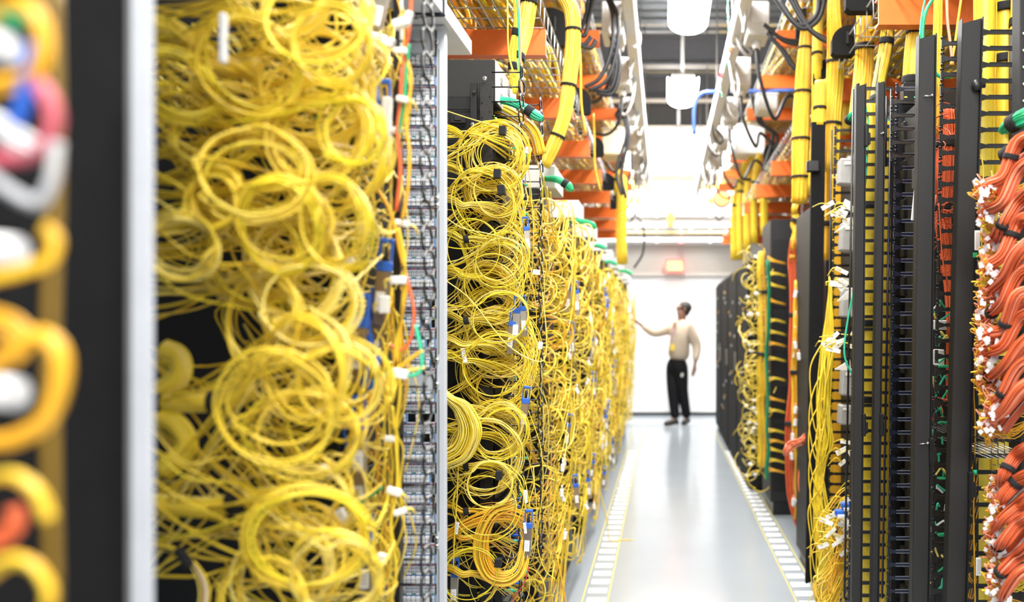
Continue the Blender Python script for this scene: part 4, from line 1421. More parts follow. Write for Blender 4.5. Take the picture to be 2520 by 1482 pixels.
post(2370, 2330, 45, 1500, 2.10, .046, 'tallest charcoal steel door post, standing before the yellow trunks and orange bundles', latch=((212, 'knob'), (1195, 'box')))
post(2264, 2246, 85, 1500, 2.23, .040, 'charcoal door post with pins between the navy finger manager and the green clips', latch=((238, 'pin'), (1092, 'pin'), (1110, 'box')))
post(2163, 2146, 200, 1500, 2.65, .017, 'slim charcoal post, the inner one of the twin posts', latch=((330, 'pin'), (1045, 'box')))
post(2109, 2098, 207, 1500, 2.68, .026, 'wider charcoal post, the outer one of the twin posts', latch=((335, 'box'), (1045, 'box')))
y = 3.6
t = thing('hanging_cover', 'tall matt black cover strip hanging beside the loose yellow cables', 'door post', (xat(2000, y), y, hgt(1437, y)))
mb = MB()
V = []
for (v, u) in ((1437, 1985), (300, 2000)):
    for du, dy in ((0, 0), (32, 0), (32, .012), (0, .012)):
        V.append(P(u + du, v - (14 if du and v > 1000 else 0), y) + np.array([0, dy, 0]))
mb.add(V, [[3, 2, 1, 0], [4, 5, 6, 7], [0, 1, 5, 4], [1, 2, 6, 5], [2, 3, 7, 6], [3, 0, 4, 7]], MATS['matt_black'])
mb.build('front_face', t)
mb = MB()
V = []
for (v, u) in ((1437, 1984), (300, 1999)):
    for du, dy in ((-1, 0), (1, 0), (1, .02), (-1, .02)):
        V.append(P(u + du, v, y) + np.array([0, dy, 0]))
mb.add(V, [[3, 2, 1, 0], [4, 5, 6, 7], [0, 1, 5, 4], [1, 2, 6, 5], [2, 3, 7, 6], [3, 0, 4, 7]], MATS['matt_black'])
mb.build('edge_flange', t)
mb = MB()
mb.box(P(2000, 410, y - .01), (.055, .03, .05), BLK, .005)
mb.build('hinge', t)

finger_manager(2395, 900, .115, 62, 1490, 'black finger manager with yellow trunks behind it, beside the orange bundles', lean=.028, fm=FEDG)
finger_manager(2306, 865, .105, 90, 1490, 'black finger manager with orange cables and green clips behind it', lean=.02, fm=FEDG)
finger_manager(2197, 730, .125, 205, 1490, 'blue black finger manager with glossy navy fingers between the posts', NAVY, fm=FNAV)
finger_manager(2186, 745, .07, 222, 400, 'short black finger comb just behind the top of the navy manager', back=False, off=.02)
finger_manager(2101, 700, .125, 205, 1490, 'black finger manager crossing the yellow bundle behind the twin posts', back=False, knobs=True, fm=FEDG)
finger_manager(2047, 575, .10, 310, 1490, 'black finger manager among the white labels and grey boxes', back=False, fm=FEDG)
finger_manager(1976, 380, .05, 500, 1200, 'blurred black finger manager with orange cables beside the hanging cover', back=False, lean=.008)
# slotted plate at the picture edge
mb = MB()
a = P(2503, 40, 2.05)
mb.box((a[0] + .012, 2.05, 1.4), (.03, .05, 1.7), CHAR, .003)
sp = mb.build('slotted_rail')
tag(sp, 'black slotted steel rail at the picture edge beside the yellow trunks', 'rail')
for z in np.arange(1.75, 2.15, .042):
    screw((a[0] + .006, 2.024, z), .0045, NICK, sp)

# yellow trunks behind the fingers
bundle([P(2425, -20, 2.42), P(2424, 100, 2.42), P(2418, 300, 2.42), P(2412, 600, 2.42), P(2408, 900, 2.42), P(2400, 1500, 2.42)], .034, 'wide yellow trunk directly behind the fingers beside the tallest post', (), .0017, (YEL, YELO, YELG), 40, seed=120, flat=.5, ns=60)
bundle([P(2470, -20, 2.45), P(2472, 100, 2.45), P(2470, 300, 2.45), P(2462, 600, 2.45), P(2455, 1000, 2.45), P(2440, 1500, 2.45)], .036, 'second yellow trunk behind the fingers, partly covered by orange bundles', (.08, .27), .0017, (YEL, YELO, YELG), 40, seed=121, flat=.5, ns=60)
bundle([P(2508, -20, 2.4), P(2505, 60, 2.4), P(2500, 140, 2.4), P(2495, 330, 2.4)], .022, 'yellow trunk with black tie slanting past the slotted rail', (.35,), .0017, (YEL, YELO), 20, seed=122, flat=.6, ns=30)
for i in range(14):                                   # loose strands falling by the tallest post
    u0 = rr.uniform(2384, 2392)
    pts = [P(u0, rr.uniform(120, 700), 2.19), P(u0 - 2, 760, 2.19), P(u0 - rr.uniform(0, 18), 1050, 2.2), P(u0 - rr.uniform(8, 40), 1280, 2.2), P(u0 - rr.uniform(10, 34), 1500, 2.2)]
    cable_obj(pts, .0017, rr.choice((YEL, YELO, YEL)), 'loose yellow cable falling along the tallest charcoal post', 'loose yellow cables by the tallest post', 40)
ps = []
for i in range(46):
    v = rr.uniform(1130, 1500)
    u = rr.uniform(2348, 2386)
    ps.append(cr([P(u + 6, v - 120, 2.25), P(u - 8, v - 40, 2.24), P(u - 4, v, 2.22), P(u + 12, v + 20, 2.24), P(u + 24, v - 30, 2.26)], 24))
mb = MB()
mb.tubes(ps, .0016, YELO, 5)
tag(mb.build('cable_tangle'), 'small mass of ochre cable bends low beside the tallest post', 'cables', kind='stuff')
for i, (pts, m, lb) in enumerate((([(2400, 382), (2416, 390), (2420, 460), (2416, 600), (2410, 700)], YEL, 'yellow cable hooking over a finger and hanging straight'), ([(2440, 420), (2443, 470), (2430, 540), (2418, 640), (2402, 640)], YELP, 'pale cable looping from the upper orange bundle'),
                                  ([(2378, 494), (2400, 494), (2420, 510), (2432, 530)], YEL, 'short yellow cable sticking out past the post'), ([(2398, 880), (2396, 960), (2400, 1060), (2396, 1240), (2400, 1500)], YELO, 'long yellow cable hanging with a green coupler'))):
    cable_obj([P(u, v, 2.12) for u, v in pts], .002, m, lb, None, 40, 'loose_cable', 'cable')
t = thing('coupler', 'green and black fibre coupler on the long hanging yellow cable', 'coupler', P(2399, 1162, 2.1))
mb = MB()
mb.cyl(P(2399, 1168, 2.1), P(2399, 1156, 2.1), .006, GRN, 12)
mb.build('green_body', t)
mb = MB()
mb.cyl(P(2399, 1156, 2.1), P(2399, 1120, 2.1), .005, BLK, 10, .0022)
mb.build('black_boot', t)
for i, (u, v, w, h, m, lb) in enumerate(((2405, 592, .013, .05, PAP, 'printed paper tag wrapped on the strand by the upper fingers'), (2416, 545, .006, .06, GRYC, 'clear sleeve on the hooked yellow cable'), (2408, 1395, .013, .045, PAP, 'printed paper tag low on the long hanging cable'), (2400, 628, .011, .012, GRN, 'green clip on the finger rail'), (2437, 612, .009, .010, GRN, 'small green cap by the middle orange bundle'), (2440, 690, .006, .09, GRYC, 'grey metal rod standing before the orange bundles'), (2458, 545, .004, .09, WHT, 'white thin tube hanging before the orange bundles'))):
    mb = MB()
    c = P(u, v, 2.05)
    mb.box(c, (w, .004, h), m, .001)
    if m is PAP:
        for k in range(3):
            mb.box(c + np.array([(k - 1) * w * .24, -.0023, 0]), (w * .09, .0006, h * .8), inkg, .0001)
    tag(mb.build('cable_flag'), lb, 'cable label' if m in (PAP, GRYC) else 'clip')

# orange bundles coming in from the picture edge
ob = [(395, 455, 0), (455, 520, 0), (520, 585, 1), (590, 650, 0), (655, 715, 1), (720, 775, 0), (775, 822, 1), (830, 868, 0), (880, 930, 0), (940, 985, 1), (1000, 1035, 0), (1160, 1190, 2), (1215, 1240, 2), (1270, 1300, 0), (1330, 1345, 1), (1395, 1415, 0), (1450, 1470, 1)]
on = 'topmost|second|third|fourth|fifth|sixth|seventh|eighth|ninth|tenth|eleventh|twelfth|thirteenth|fourteenth|fifteenth|sixteenth|lowest'.split('|')
for i, (va, vb, k) in enumerate(ob):
    y0, y1 = 1.78, 1.86 + (i % 3) * .03
    uend = 2432 + (10 if k else 0) + rr.uniform(-8, 10) + (18 if i > 10 else 0)
    va2 = va - 40 + rr.uniform(-8, 8)
    if i % 2 == 0 and i < 16:
        dv = rr.uniform(18, 34)
        bundle([P(2580, va2 - 20 + dv, y0 + .12), P(2530, va2 + dv, y0 + .12), P(2490, va + dv, y0 + .13), P(2462, vb + dv, y0 + .15)], .016, '%s rust coloured bundle in the gap behind the orange bundles' % on[i // 2], (), .0016, (ORGD, ORG, ORGD, GRYC), 18, seed=500 + i, ns=34, core=False, flat=.9, taper=(1.2, 1.2, 1, 1.2))
    bundle([P(2580, va2 - 30, y0), P(2540, va2 - 14, y0), P(2505 + rr.uniform(-6, 6), va2 + 8 + rr.uniform(-9, 9), y0 + .02 + rr.uniform(-.02, .03)), P(2470, (va + vb) / 2 + rr.uniform(-8, 8), y0 + .05), P(uend, vb, y1), P(uend - 6, vb + 12, y1 + .02)], .0155,
           '%s orange cable bundle sweeping in from the picture edge' % on[i], (rr.uniform(.45, .8),) if i % 3 != 1 else (), .0015, (ORG, ORG, SAL, ORGD, ORG) if k != 1 else (ORG, SAL, ORG, ORGD), 24, seed=200 + i, flat=.85, ns=52, taper=(1.1, 1.1, 1, .9, .85, 1.5), strap_w=.006, core=False)
    # the ends: salmon loops with white plugs and yellow tails
    ps, ps2 = [], []
    for j in range(16):
        s = P(uend + rr.uniform(-4, 16), vb + rr.uniform(-12, 12), y1)
        e = P(uend - rr.uniform(0, 34), vb + rr.uniform(-30, 36), y1 + rr.uniform(-.03, .06))
        ps.append(cr([s, s * .5 + e * .5 + rv(.012), e, P(uend + rr.uniform(0, 30), vb + rr.uniform(20, 50), y1 + .08)], 14))
    for j in range(13):
        s = P(uend + rr.uniform(20, 70), vb + rr.uniform(18, 46), y1 + .09)
        e = P(uend - rr.uniform(2, 34), vb + rr.uniform(-10, 46), y1 + rr.uniform(-.02, .08))
        ps2.append(cr([P(uend + 100, vb + rr.uniform(-10, 14), y1 + .12), s, e + rv(.01), e, P(uend - rr.uniform(-10, 12), vb + rr.uniform(36, 74), y1 + .06)], 18))
    mb = MB()
    mb.tubes(ps, .0013, SAL, 5)
    mb.tubes(ps2, .0013, YEL if i % 2 else YELO, 5)
    for j in range(12):
        c = P(uend - rr.uniform(-26, 30), vb + rr.uniform(-14, 46), y1 - .015)
        mb.box(c, (rr.uniform(.006, .014), .003, rr.uniform(.006, .016)), rr.choice((WHT, WHT, GRYC, PAP)), .0006, ry=rr.uniform(-.8, .8), rz=rr.uniform(-.5, .5))
    tag(mb.build('fanout_ends'), 'salmon and yellow fan-out ends with white plugs at the %s orange bundle' % on[i], 'cables', kind='stuff')
bundle([P(2580, 270, 1.8), P(2530, 288, 1.8), P(2500, 300, 1.82), P(2474, 316, 1.85), P(2462, 326, 1.86)], .018, 'green cable bundle with black tie above the orange bundles', (.55,), .002, (GRN, GRN, AQU), 18, seed=230, taper=(1.3, 1.2, 1, .7, .3), ns=24)
bundle([P(2580, 330, 1.82), P(2520, 350, 1.82), P(2490, 372, 1.84), P(2472, 385, 1.86)], .016, 'amber cable bundle with black ties between the green and orange ones', (.45, .85), .0019, (YELO, YELO, YEL), 18, seed=231, ns=22)
for i, v in enumerate((1110, 1135, 1150)):
    mb = MB()
    for k in range(6):
        u = 2440 + k * 16
        mb.tube([P(u, v - 20, 2.0 + i * .05) + np.array([0, .62 - i * .05, 0]), P(u, v - 20, 2.0 + i * .05), P(u, v + 8, 2.0 + i * .05), P(u + 10, v + 10, 2.02 + i * .05)], .0016, NICK if i else BLK, None, 5)
    tag(mb.build('wire_guide'), ('uppermost', 'middle', 'lowest')[i] + ' comb of thin wire guides in the dark gap under the orange bundles', 'wire guide')

# between the posts: orange trunk, loops, green and cream clips
bundle([P(2328, 272, 2.52), P(2328, 330, 2.52), P(2324, 430, 2.52), P(2320, 540, 2.52), P(2330, 640, 2.52), P(2338, 760, 2.5), P(2336, 1000, 2.5)], .025, 'orange cable trunk hanging behind the fingers beside the tallest post', (.22, .48), .0019, (ORG, ORGD, ORG), 34, seed=240, ns=34, taper=(1, 1.1, 1.1, 1, .8, .5, .35))
bundle([P(2345, 300, 2.56), P(2342, 420, 2.56), P(2340, 520, 2.56)], .02, 'yellow trunk half hidden behind the orange cable trunk', (), .0019, (YEL, YELO), 16, seed=241, ns=24)
ps = []
for i in range(26):
    v = rr.choice((300, 340, 500, 640, 560, 980, 1010))
    c = P(rr.uniform(2296, 2345), v + rr.uniform(-25, 25), rr.uniform(2.38, 2.48))
    ps.append(cr(coil(c, rr.uniform(.018, .04), rr.uniform(0, 6), rr.uniform(3, 7), rr, .8), 30))
mb = MB()
mb.tubes(ps, .0016, ORGD, 5)
tag(mb.build('cable_tangle'), 'thin rust orange cable loops caught behind the fingers between the posts', 'cables', kind='stuff')
for i, (pts, m) in enumerate((([(2290, 500), (2296, 560), (2290, 800), (2288, 980)], ORG), ([(2304, 480), (2290, 590), (2287, 850), (2286, 1050)], ORG), ([(2310, 500), (2320, 640), (2340, 720)], ORGD))):
    cable_obj([P(u, v, 2.29) for u, v in pts], .002, m, ('orange cable hanging straight beside the pinned post', 'second orange cable hanging beside the pinned post', 'rust cable slanting behind the fingers')[i], None, 30, 'loose_cable', 'cable')
cn = 0
for k in range(16):
    v = 750 + k * 46
    for j in range(rr.choice((2, 3))):
        m = rr.choice((AQU, GRN, YELP, YELP, AQU, WHT))
        u = rr.uniform(2288, 2330)
        c = P(u, v + rr.uniform(-14, 14), 2.42)
        ang = rr.uniform(-1, 1)
        e = c + np.array([math.sin(ang) * .02, 0, math.cos(ang) * .02])
        cable_obj([c - (e - c) * .6, c, e, e + np.array([.012, .02, -.012])], .0032, m, 'short green or cream cable stub behind the fingers between the posts', 'cable stubs behind the fingers between the posts', 12, 'cable_stub', 'cable stub')
    if k % 3 == 0:
        mb = MB()
        c = P(2320, v + 14, 2.42)
        mb.box(c, (.03, .02, .008), GRN, .002)
        mb.cyl(c + (.015, 0, 0), c + (.025, 0, 0), .003, GRN, 8)
        tag(mb.build('green_clip'), 'flat green clip behind the fingers between the posts', 'clip', 'green clips behind the fingers between the posts')
for (u, v, w, h, lb) in ((2285, 430, .02, .07, 'grey module box between the posts, upper'), (2312, 800, .03, .03, 'small steel box between the posts at mid height'), (2310, 880, .02, .05, 'steel box with white sticker between the posts')):
    mb = MB()
    mb.box(P(u, v, 2.5), (w, .05, h), LPAN, .003)
    mb.box(P(u, v, 2.5) + np.array([0, -.026, 0]), (w * .6, .002, h * .4), PAP, .0005)
    tag(mb.build('module_box'), lb, 'module')
# navy manager inside: dark slats and a cradle
for k in range(14):
    mb = MB()
    mb.box((.90, 2.9, hgt(230 + k * 95, 2.9)), (.10, .05, .07), BLKM, .004)
    tag(mb.build('blank_panel'), 'dark blank panel behind the navy fingers', 'blank panel', 'dark blank panels behind the navy fingers')
t = thing('status_lights', 'tiny yellow and green status lights above the navy fingers', 'indicator', P(2230, 239, 2.83))
for u, c in ((2229, (1, .8, .1)), (2253, (.1, .9, .5))):
    mb = MB()
    mb.box(P(u, 239, 2.83), (.009, .004, .003), mat('led_%d' % u, c, .4, emit=c, es=1.2), .0005)
    mb.build('lamp', t)
mb = MB()
mb.box(P(2254, 470, 2.3), (.012, .006, .17), mat('sleeve_white', (.75, .78, .82), .4), .002, ry=.1)
mb.box(P(2256, 440, 2.3), (.02, .03, .06), CHAR, .003)
tag(mb.build('plastic_sleeve'), 'white plastic sleeve hanging from a dark clip beside the pinned post', 'sleeve')

# yellow bundles behind the twin posts and the label area
bundle([P(2142, 250, 2.95), P(2142, 420, 2.95), P(2140, 700, 2.95), P(2140, 900, 2.95), P(2138, 1100, 2.95), P(2130, 1500, 2.95)], .030, 'yellow cable trunk behind the twin posts', (.28, .5, .7), .0019, (YEL, YELO, YELG), 50, seed=250, ns=40, flat=.6, taper=(.5, 1, 1.1, 1.2, 1.1, 1.3))
bundle([P(2178, 300, 2.98), P(2180, 500, 2.98), P(2178, 800, 2.98), P(2174, 1500, 2.98)], .016, 'narrow yellow trunk showing beside the slim inner post', (.2,), .0019, (YEL, YELO), 30, seed=251, ns=24, flat=.6)
bundle([P(2068, 430, 3.7), P(2070, 600, 3.7), P(2066, 900, 3.7), P(2062, 1250, 3.7)], .04, 'ochre yellow trunk behind the grey boxes and white labels', (.2, .6), .0024, (YELO, YEL), 30, seed=252, ns=36, flat=.6)
bundle([P(2030, 300, 3.9), P(2030, 500, 3.9), P(2028, 640, 3.9)], .028, 'ochre bundle showing between the hanging cover and the grey boxes', (.3, .7), .0024, (YELO, YEL), 16, seed=253, ns=24)
bundle([P(2012, 640, 4.1), P(2012, 760, 4.1), P(2010, 900, 4.1), P(2014, 1100, 4.1), P(2012, 1260, 4.1)], .018, 'orange bundle running down beside the hanging cover', (.5,), .0026, (ORG, SAL, ORGD), 24, seed=254, ns=16)
for (pts, m, lb) in (([(2128, 250), (2136, 300), (2132, 420), (2126, 480), (2120, 560)], AQU, 'green cable running through the yellow trunk behind the twin posts'), ([(2104, 700), (2088, 780), (2078, 850), (2082, 890), (2102, 930)], AQU, 'bright green cable bowing beside the outer twin post')):
    cable_obj([P(u, v, 2.86) for u, v in pts], .0035, m, lb, None, 36, 'loose_cable', 'cable')
bundle([P(2090, 296, 3.1), P(2105, 282, 3.05), P(2130, 275, 3.), P(2160, 280, 3.), P(2180, 310, 3.)], .017, 'green cable bundle arching behind the tops of the twin posts', (.1,), .0026, (GRN, AQU), 20, seed=255, ns=18)
# loose yellow cables in front of the black cover
for i in range(26):
    u = rr.uniform(2018, 2040)
    pts = [P(2044 + rr.uniform(-4, 4), 690 + rr.uniform(-10, 60), 3.45), P(u + 8 + rr.uniform(-6, 6), 850, 3.42), P(u + rr.uniform(-12, 6), 980, 3.4 + rr.uniform(-.05, .05)), P(u - rr.uniform(-14, 16), 1090, 3.4 + rr.uniform(-.05, .05)), P(2018 + rr.uniform(-16, 10), 1180 + rr.uniform(-30, 30), 3.4), P(2022 + rr.uniform(-22, 30), 1330, 3.4), P(2018 + rr.uniform(-16, 40), 1480, 3.4)]
    cable_obj(pts, .0026, rr.choice((YEL, YELG, YEL)), 'loose yellow cable hanging in front of the black cover strip', 'loose yellow cables by the black cover strip', 44)
for i in range(7):
    v = 900 + i * 70
    pts = [P(2026, v - 60, 3.4), P(2000 - rr.uniform(0, 10), v, 3.38), P(1990 - rr.uniform(-6, 6), v + 70, 3.38), P(2004, v + 150, 3.38), P(2026, v + 190, 3.4)]
    cable_obj(pts, .0026, YEL, 'yellow cable bowing out across the black cover strip', 'yellow cables bowing across the black cover strip', 36)
# grey boxes, white flags
for (u, v, w, h, lb) in ((2085, 425, .075, .105, 'uppermost grey plastic box behind the fingers'), (2085, 585, .06, .115, 'grey plastic box under the white pointed card'), (2084, 745, .05, .12, 'grey plastic box beside the bright green cable'), (2084, 940, .05, .11, 'grey plastic box below the second pointed card'), (2078, 1020, .05, .08, 'lowest grey plastic box with a yellow sticker')):
    mb = MB()
    c = P(u, v, 3.3)
    mb.box(c, (w, .06, h), mat('grey_box', (.42, .42, .42), .5), .006, ry=.06)
    mb.box(c + np.array([0, -.032, h * .3]), (w * .5, .004, h * .12), PAP, .001)
    tag(mb.build('grey_box'), lb, 'box')
for i, (pts, lb) in enumerate((([(2052, 574), (2098, 534), (2100, 548)], 'white pointed card above the second grey box'), ([(2060, 742), (2096, 708), (2097, 735)], 'white pointed card beside the top of the green cable'), ([(2054, 910), (2092, 885), (2094, 912)], 'white pointed card above the fourth grey box'))):
    q = [P(u, v, 3.12) for u, v in pts]
    mb = MB()
    V = q + [p + np.array([0, .006, 0]) for p in q]
    mb.add(V, [[0, 1, 2], [5, 4, 3], [0, 3, 4, 1], [1, 4, 5, 2], [2, 5, 3, 0]], WHT)
    tag(mb.build('pointed_card'), lb, 'card')
for gi, (u, v, n, lb) in enumerate(((2068, 522, 9, 'at the cluster under the uppermost grey box'), (2072, 690, 6, 'at the cluster under the second grey box'), (2064, 850, 8, 'at the cluster above the fourth grey box'), (2076, 1110, 4, 'at the cluster beside the lowest grey box'), (2062, 1300, 16, 'in the tangle at the foot beside the cover strip'))):
    for k in range(n):
        mb = MB()
        c = P(u + rr.gauss(0, 16), v + rr.gauss(0, 14 if gi < 4 else 60), rr.uniform(3.0, 3.15))
        w, h = rr.uniform(.03, .055), rr.uniform(.012, .022)
        an = rr.uniform(-.8, .5)
        mb.box(c, (w, .002, h), PAP, .0006, ry=an, rz=rr.uniform(-.5, .5))
        mb.tube([c + rv(.004), c + np.array([-.03, 0, .01]) + rv(.01), c + np.array([-.045, .02, -.005]) + rv(.015)], .002, YEL, 8, 5)
        tag(mb.build('cable_flag'), 'white cable flag ' + lb, 'cable label', 'white flags ' + lb)
ps = []
for i in range(70):
    v = rr.uniform(1230, 1490)
    a = P(rr.uniform(2078, 2100), v - rr.uniform(20, 60), 3.15)
    b = P(rr.uniform(2000, 2060), v + rr.uniform(20, 120), rr.uniform(3.05, 3.3))
    ps.append(cr([a, a * .7 + b * .3 + np.array([0, 0, .03]), a * .3 + b * .7 + rv(.03), b, b + rv(.05) + np.array([0, 0, -.06])], 22))
mb = MB()
mb.tubes(ps[:40], .0021, YEL, 5)
mb.tubes(ps[40:60], .0021, YELO, 5)
mb.tubes(ps[60:], .0021, YELP, 5)
tag(mb.build('cable_tangle'), 'yellow cable tangle with many white flags at the foot beside the cover strip', 'cables', kind='stuff')
for i, (u, v) in enumerate(((2085, 1245), (2070, 1262))):
    mb = MB()
    mb.box(P(u, v, 3.0), (.045, .03, .022), BLU, .003)
    mb.box(P(u, v + 8, 2.99), (.03, .03, .012), WHT, .002)
    tag(mb.build('blue_connector'), ('blue connector beside the outer twin post', 'second blue connector beside the outer twin post')[i], 'connector')

# blurred orange and yellow rows, far black cabinets
for (pts, y, rad, ms, lb, st) in (([(1955, 590), (1955, 700), (1952, 900), (1946, 1100), (1952, 1240), (1968, 1295)], 5., .022, (ORG, ORGD, SAL), 'blurred orange bundle running down beside the black cabinet side', (.3, .55)), ([(1964, 690), (1962, 820), (1962, 1000), (1966, 1150), (1970, 1280)], 4.9, .024, (YEL, YELO), 'blurred yellow bundle next to the orange one', (.4,)),
                                  ([(1980, 760), (1980, 900), (1978, 1060), (1974, 1230)], 4.8, .016, (ORG, SAL), 'thin blurred orange bundle behind the cover strip', ()), ([(1958, 490), (1956, 560), (1954, 640)], 5., .02, (YEL, YELO), 'blurred yellow bundle above the orange ones', (.4,)),
                                  ([(1890, 640), (1888, 800), (1888, 960), (1888, 1120), (1890, 1180)], 5.7, .018, (GRND, GRN, GRND), 'blurred green bundle running down the black cabinet edge', ()), ([(1876, 620), (1876, 800), (1874, 960), (1876, 1150)], 5.9, .03, (YELO, YEL), 'blurred yellow bundle beside the green one', (.2, .5)),
                                  ([(1930, 1115), (1950, 1095), (1975, 1085), (1995, 1070)], 4.6, .018, (ORG, SAL), 'orange bundle crossing level beside the cover strip', ())):
    q = cr([(u, v, 0) for u, v in pts], 12)
    bundle([P(a + R.uniform(-4, 4), b, y + R.uniform(-.02, .02)) for a, b, _ in q], rad * (.6 if ms[0] is GRND else 1.2), lb, st, .003, ms, 40, seed=int(pts[0][0]), ns=9 if ms[0] is GRND else 22, core=False, taper=[R.uniform(.75, 1.3) for _ in range(9)])
ps, wb = [], []
for i in range(110):
    c = (rr.uniform(.66, .76), rr.uniform(5.9, 6.9), rr.uniform(.2, 1.95))
    ps.append(cr(coil(c, rr.uniform(.04, .09), rr.uniform(0, 6), rr.uniform(2, 5), rr, .9), 20))
mb = MB()
mb.tubes(ps[:60], .0035, YEL, 5)
mb.tubes(ps[60:], .0035, YELP, 5)
tag(mb.build('cable_tangle'), 'blurred pale yellow cables lining the row of far black cabinets', 'cables', kind='stuff')
for i in range(26):
    mb = MB()
    c = np.array([rr.uniform(.64, .72), rr.uniform(5.8, 6.7), rr.uniform(.2, 1.95)])
    mb.box(c, (.03, .03, .02), WHT, .004, ry=rr.uniform(-.6, .6))
    mb.cyl(c + (.01, 0, 0), c + (.04, .01, 0), .004, YELP, 6)
    tag(mb.build('fibre_connector'), 'blurred white connector on the far pale yellow cables', 'connector', 'white connectors on the far pale yellow cables')
for i in range(14):
    mb = MB()
    c = np.array([rr.uniform(.77, .80), rr.uniform(4.7, 4.95), rr.uniform(.3, 1.6)])
    mb.box(c, (.02, .02, .045), WHT, .004, ry=rr.uniform(-.3, .3))
    mb.cyl(c + (0, 0, .02), c + (0, 0, .04), .004, SAL, 6)
    tag(mb.build('fibre_connector'), 'blurred white connector on the orange and yellow bundles', 'connector', 'white connectors on the orange and yellow bundles')
fo = ['black cabinet next to the pale yellow cables', 'second black cabinet from the pale yellow cables', 'third black cabinet from the pale yellow cables', 'black cabinet closest to the white wall']
for k in range(4):
    y0 = 6.9 + k * 1.1
    t = thing('server_cabinet', fo[k], 'cabinet', (1.1, y0 + .54, 0))
    mb = MB()
    mb.box((1.12, y0 + .54, 1.0), (.76, 1.06, 1.96), BLKM, .008)
    mb.build('body', t)
    mb = MB()
    mb.box((.73, y0 + .54, 1.0), (.02, 1.0, 1.88), MATS['matt_black'], .004)
    d = mb.build('door', t)
    mb = MB()
    mb.box((.715, y0 + .12, 1.05), (.012, .03, .18), NICK, .004)
    mb.build('handle', d)
    mb = MB()
    for j in range(10):
        mb.box((.717, y0 + rr.uniform(.2, .9), rr.uniform(.3, 1.8)), (.006, .03, .03), rr.choice((LPAN, LPAN, GRYC, YELO)), .004)
    mb.build('stickers', t)

# ------------------------------------------------------------------ far end
yb = 12.3
t = thing('ladder_tray', 'yellow cable ladder crossing high before the far wall', 'cable tray', (0, yb, hgt(490, yb)))
mb = MB()
for v in (455, 492):
    mb.box((.3, yb, hgt(v, yb)), (2.6, .04, .10), mat('ladder_yellow', (.85, .6, .08), .5), .01)
mb.build('side_rails', t)
for k in range(9):
    mb = MB()
    mb.box((-.85 + k * .29, yb + .1, hgt(474, yb)), (.05, .2, .12), OBEAM, .006)
    mb.build('rung', t)
for i, (v, d, m, lb) in enumerate(((415, .16, WPAN, 'topmost white duct crossing before the far wall'), (525, .12, WPAN, 'white duct under the yellow ladder before the far wall'), (556, .08, LPAN, 'grey duct third from the top before the far wall'), (592, .07, WPAN, 'lowest white duct above the beige header'))):
    mb = MB()
    mb.box((.3, yb + .16, hgt(v, yb)), (3.4, .4, d), m, .02)
    for k in range(4):
        mb.box((-.9 + k * .8, yb + .16, hgt(v, yb)), (.03, .40, d + .02), m, .006)
    tag(mb.build('duct'), lb, 'duct')
mb = MB()
mb.cyl((-1.5, yb - .25, hgt(578, yb)), (2., yb - .25, hgt(578, yb)), .022, mat('pipe_ochre', (.55, .40, .18), .5), 10)
for k in range(4):
    mb.box((-1.2 + k * .8, yb - .25, hgt(572, yb)), (.04, .05, .09), ZINC, .004)
tag(mb.build('pipe'), 'thin ochre pipe below the ducts before the far wall', 'pipe')
for i, (u, v, r, m, lb) in enumerate(((1776, 490, .12, OBEAM, 'orange round cable spool beside the yellow ladder'), (1726, 485, .1, WPAN, 'white round cap beside the orange spool'))):
    mb = MB()
    c = P(u, v, 12.18)
    mb.cyl(c, c + (0, .1, 0), r, m, 20)
    mb.cyl(c - (0, .02, 0), c, r * 1.15, BLK if i == 0 else WPAN, 20)
    mb.cyl(c - (0, .03, 0), c - (0, .02, 0), r * .8, m, 20)
    tag(mb.build('spool'), lb, 'spool')
for (u, v, w, h, m, lb) in ((1800, 575, .22, .08, mat('peach_box', (.85, .4, .25), .5), 'peach box on the pipe before the far wall'), (1676, 594, .06, .10, mat('pink_tag', (.85, .3, .32), .5), 'small pink tag hanging over the exit sign'), (1650, 540, .1, .22, YELO, 'yellow hanging loop blurred under the ladder'), (1665, 480, .35, .2, WPAN, 'white box hanging before the yellow ladder')):
    mb = MB()
    mb.box(P(u, v, 12.0), (w, .12, h), m, .015)
    mb.cyl(P(u, v, 12.0) + np.array([0, 0, h / 2]), P(u, v, 12.0) + np.array([0, 0, h / 2 + .12]), .008, ZINC, 6)
    tag(mb.build('hanging_item'), lb, 'box')
# exit sign
ys = 12.5
t = thing('exit_sign', 'glowing red and amber exit sign on the beige header', 'exit sign', P(1661, 675, ys))
mb = MB()
c = P(1661, 654, ys)
w, h = .30, .20
mb.prism([(c[0] - w / 2, c[2] - h / 2), (c[0] + w / 2, c[2] - h / 2), (c[0] + w / 2, c[2] + h / 2), (c[0] - w / 2, c[2] + h / 2)], 1, ys, ys + .06, mat('sign_red', (.85, .16, .12), .4, emit=(1, .25, .2), es=.9))
mb.build('housing', t)
mb = MB()
mb.box(c + np.array([0, -.004, -.0]), (w - .07, .008, h - .06), mat('sign_amber', (.95, .55, .2), .4, emit=(1., .62, .28), es=1.), .002)
mb.build('lit_panel', t)
mb = MB()
tv, tf = text_verts('EXIT', .11)
mb.add(tv + c + np.array([.01, -.010, 0]), tf, mat('sign_letters', (.9, .12, .1), .4, emit=(1, .2, .12), es=1.))
mb.build('lettering', t)
mb = MB()
mb.prism([(c[0] - w / 2 - .045, c[2]), (c[0] - w / 2, c[2] - .06), (c[0] - w / 2, c[2] + .06)], 1, ys, ys + .03, MATS['sign_red'])
mb.build('arrow', t)


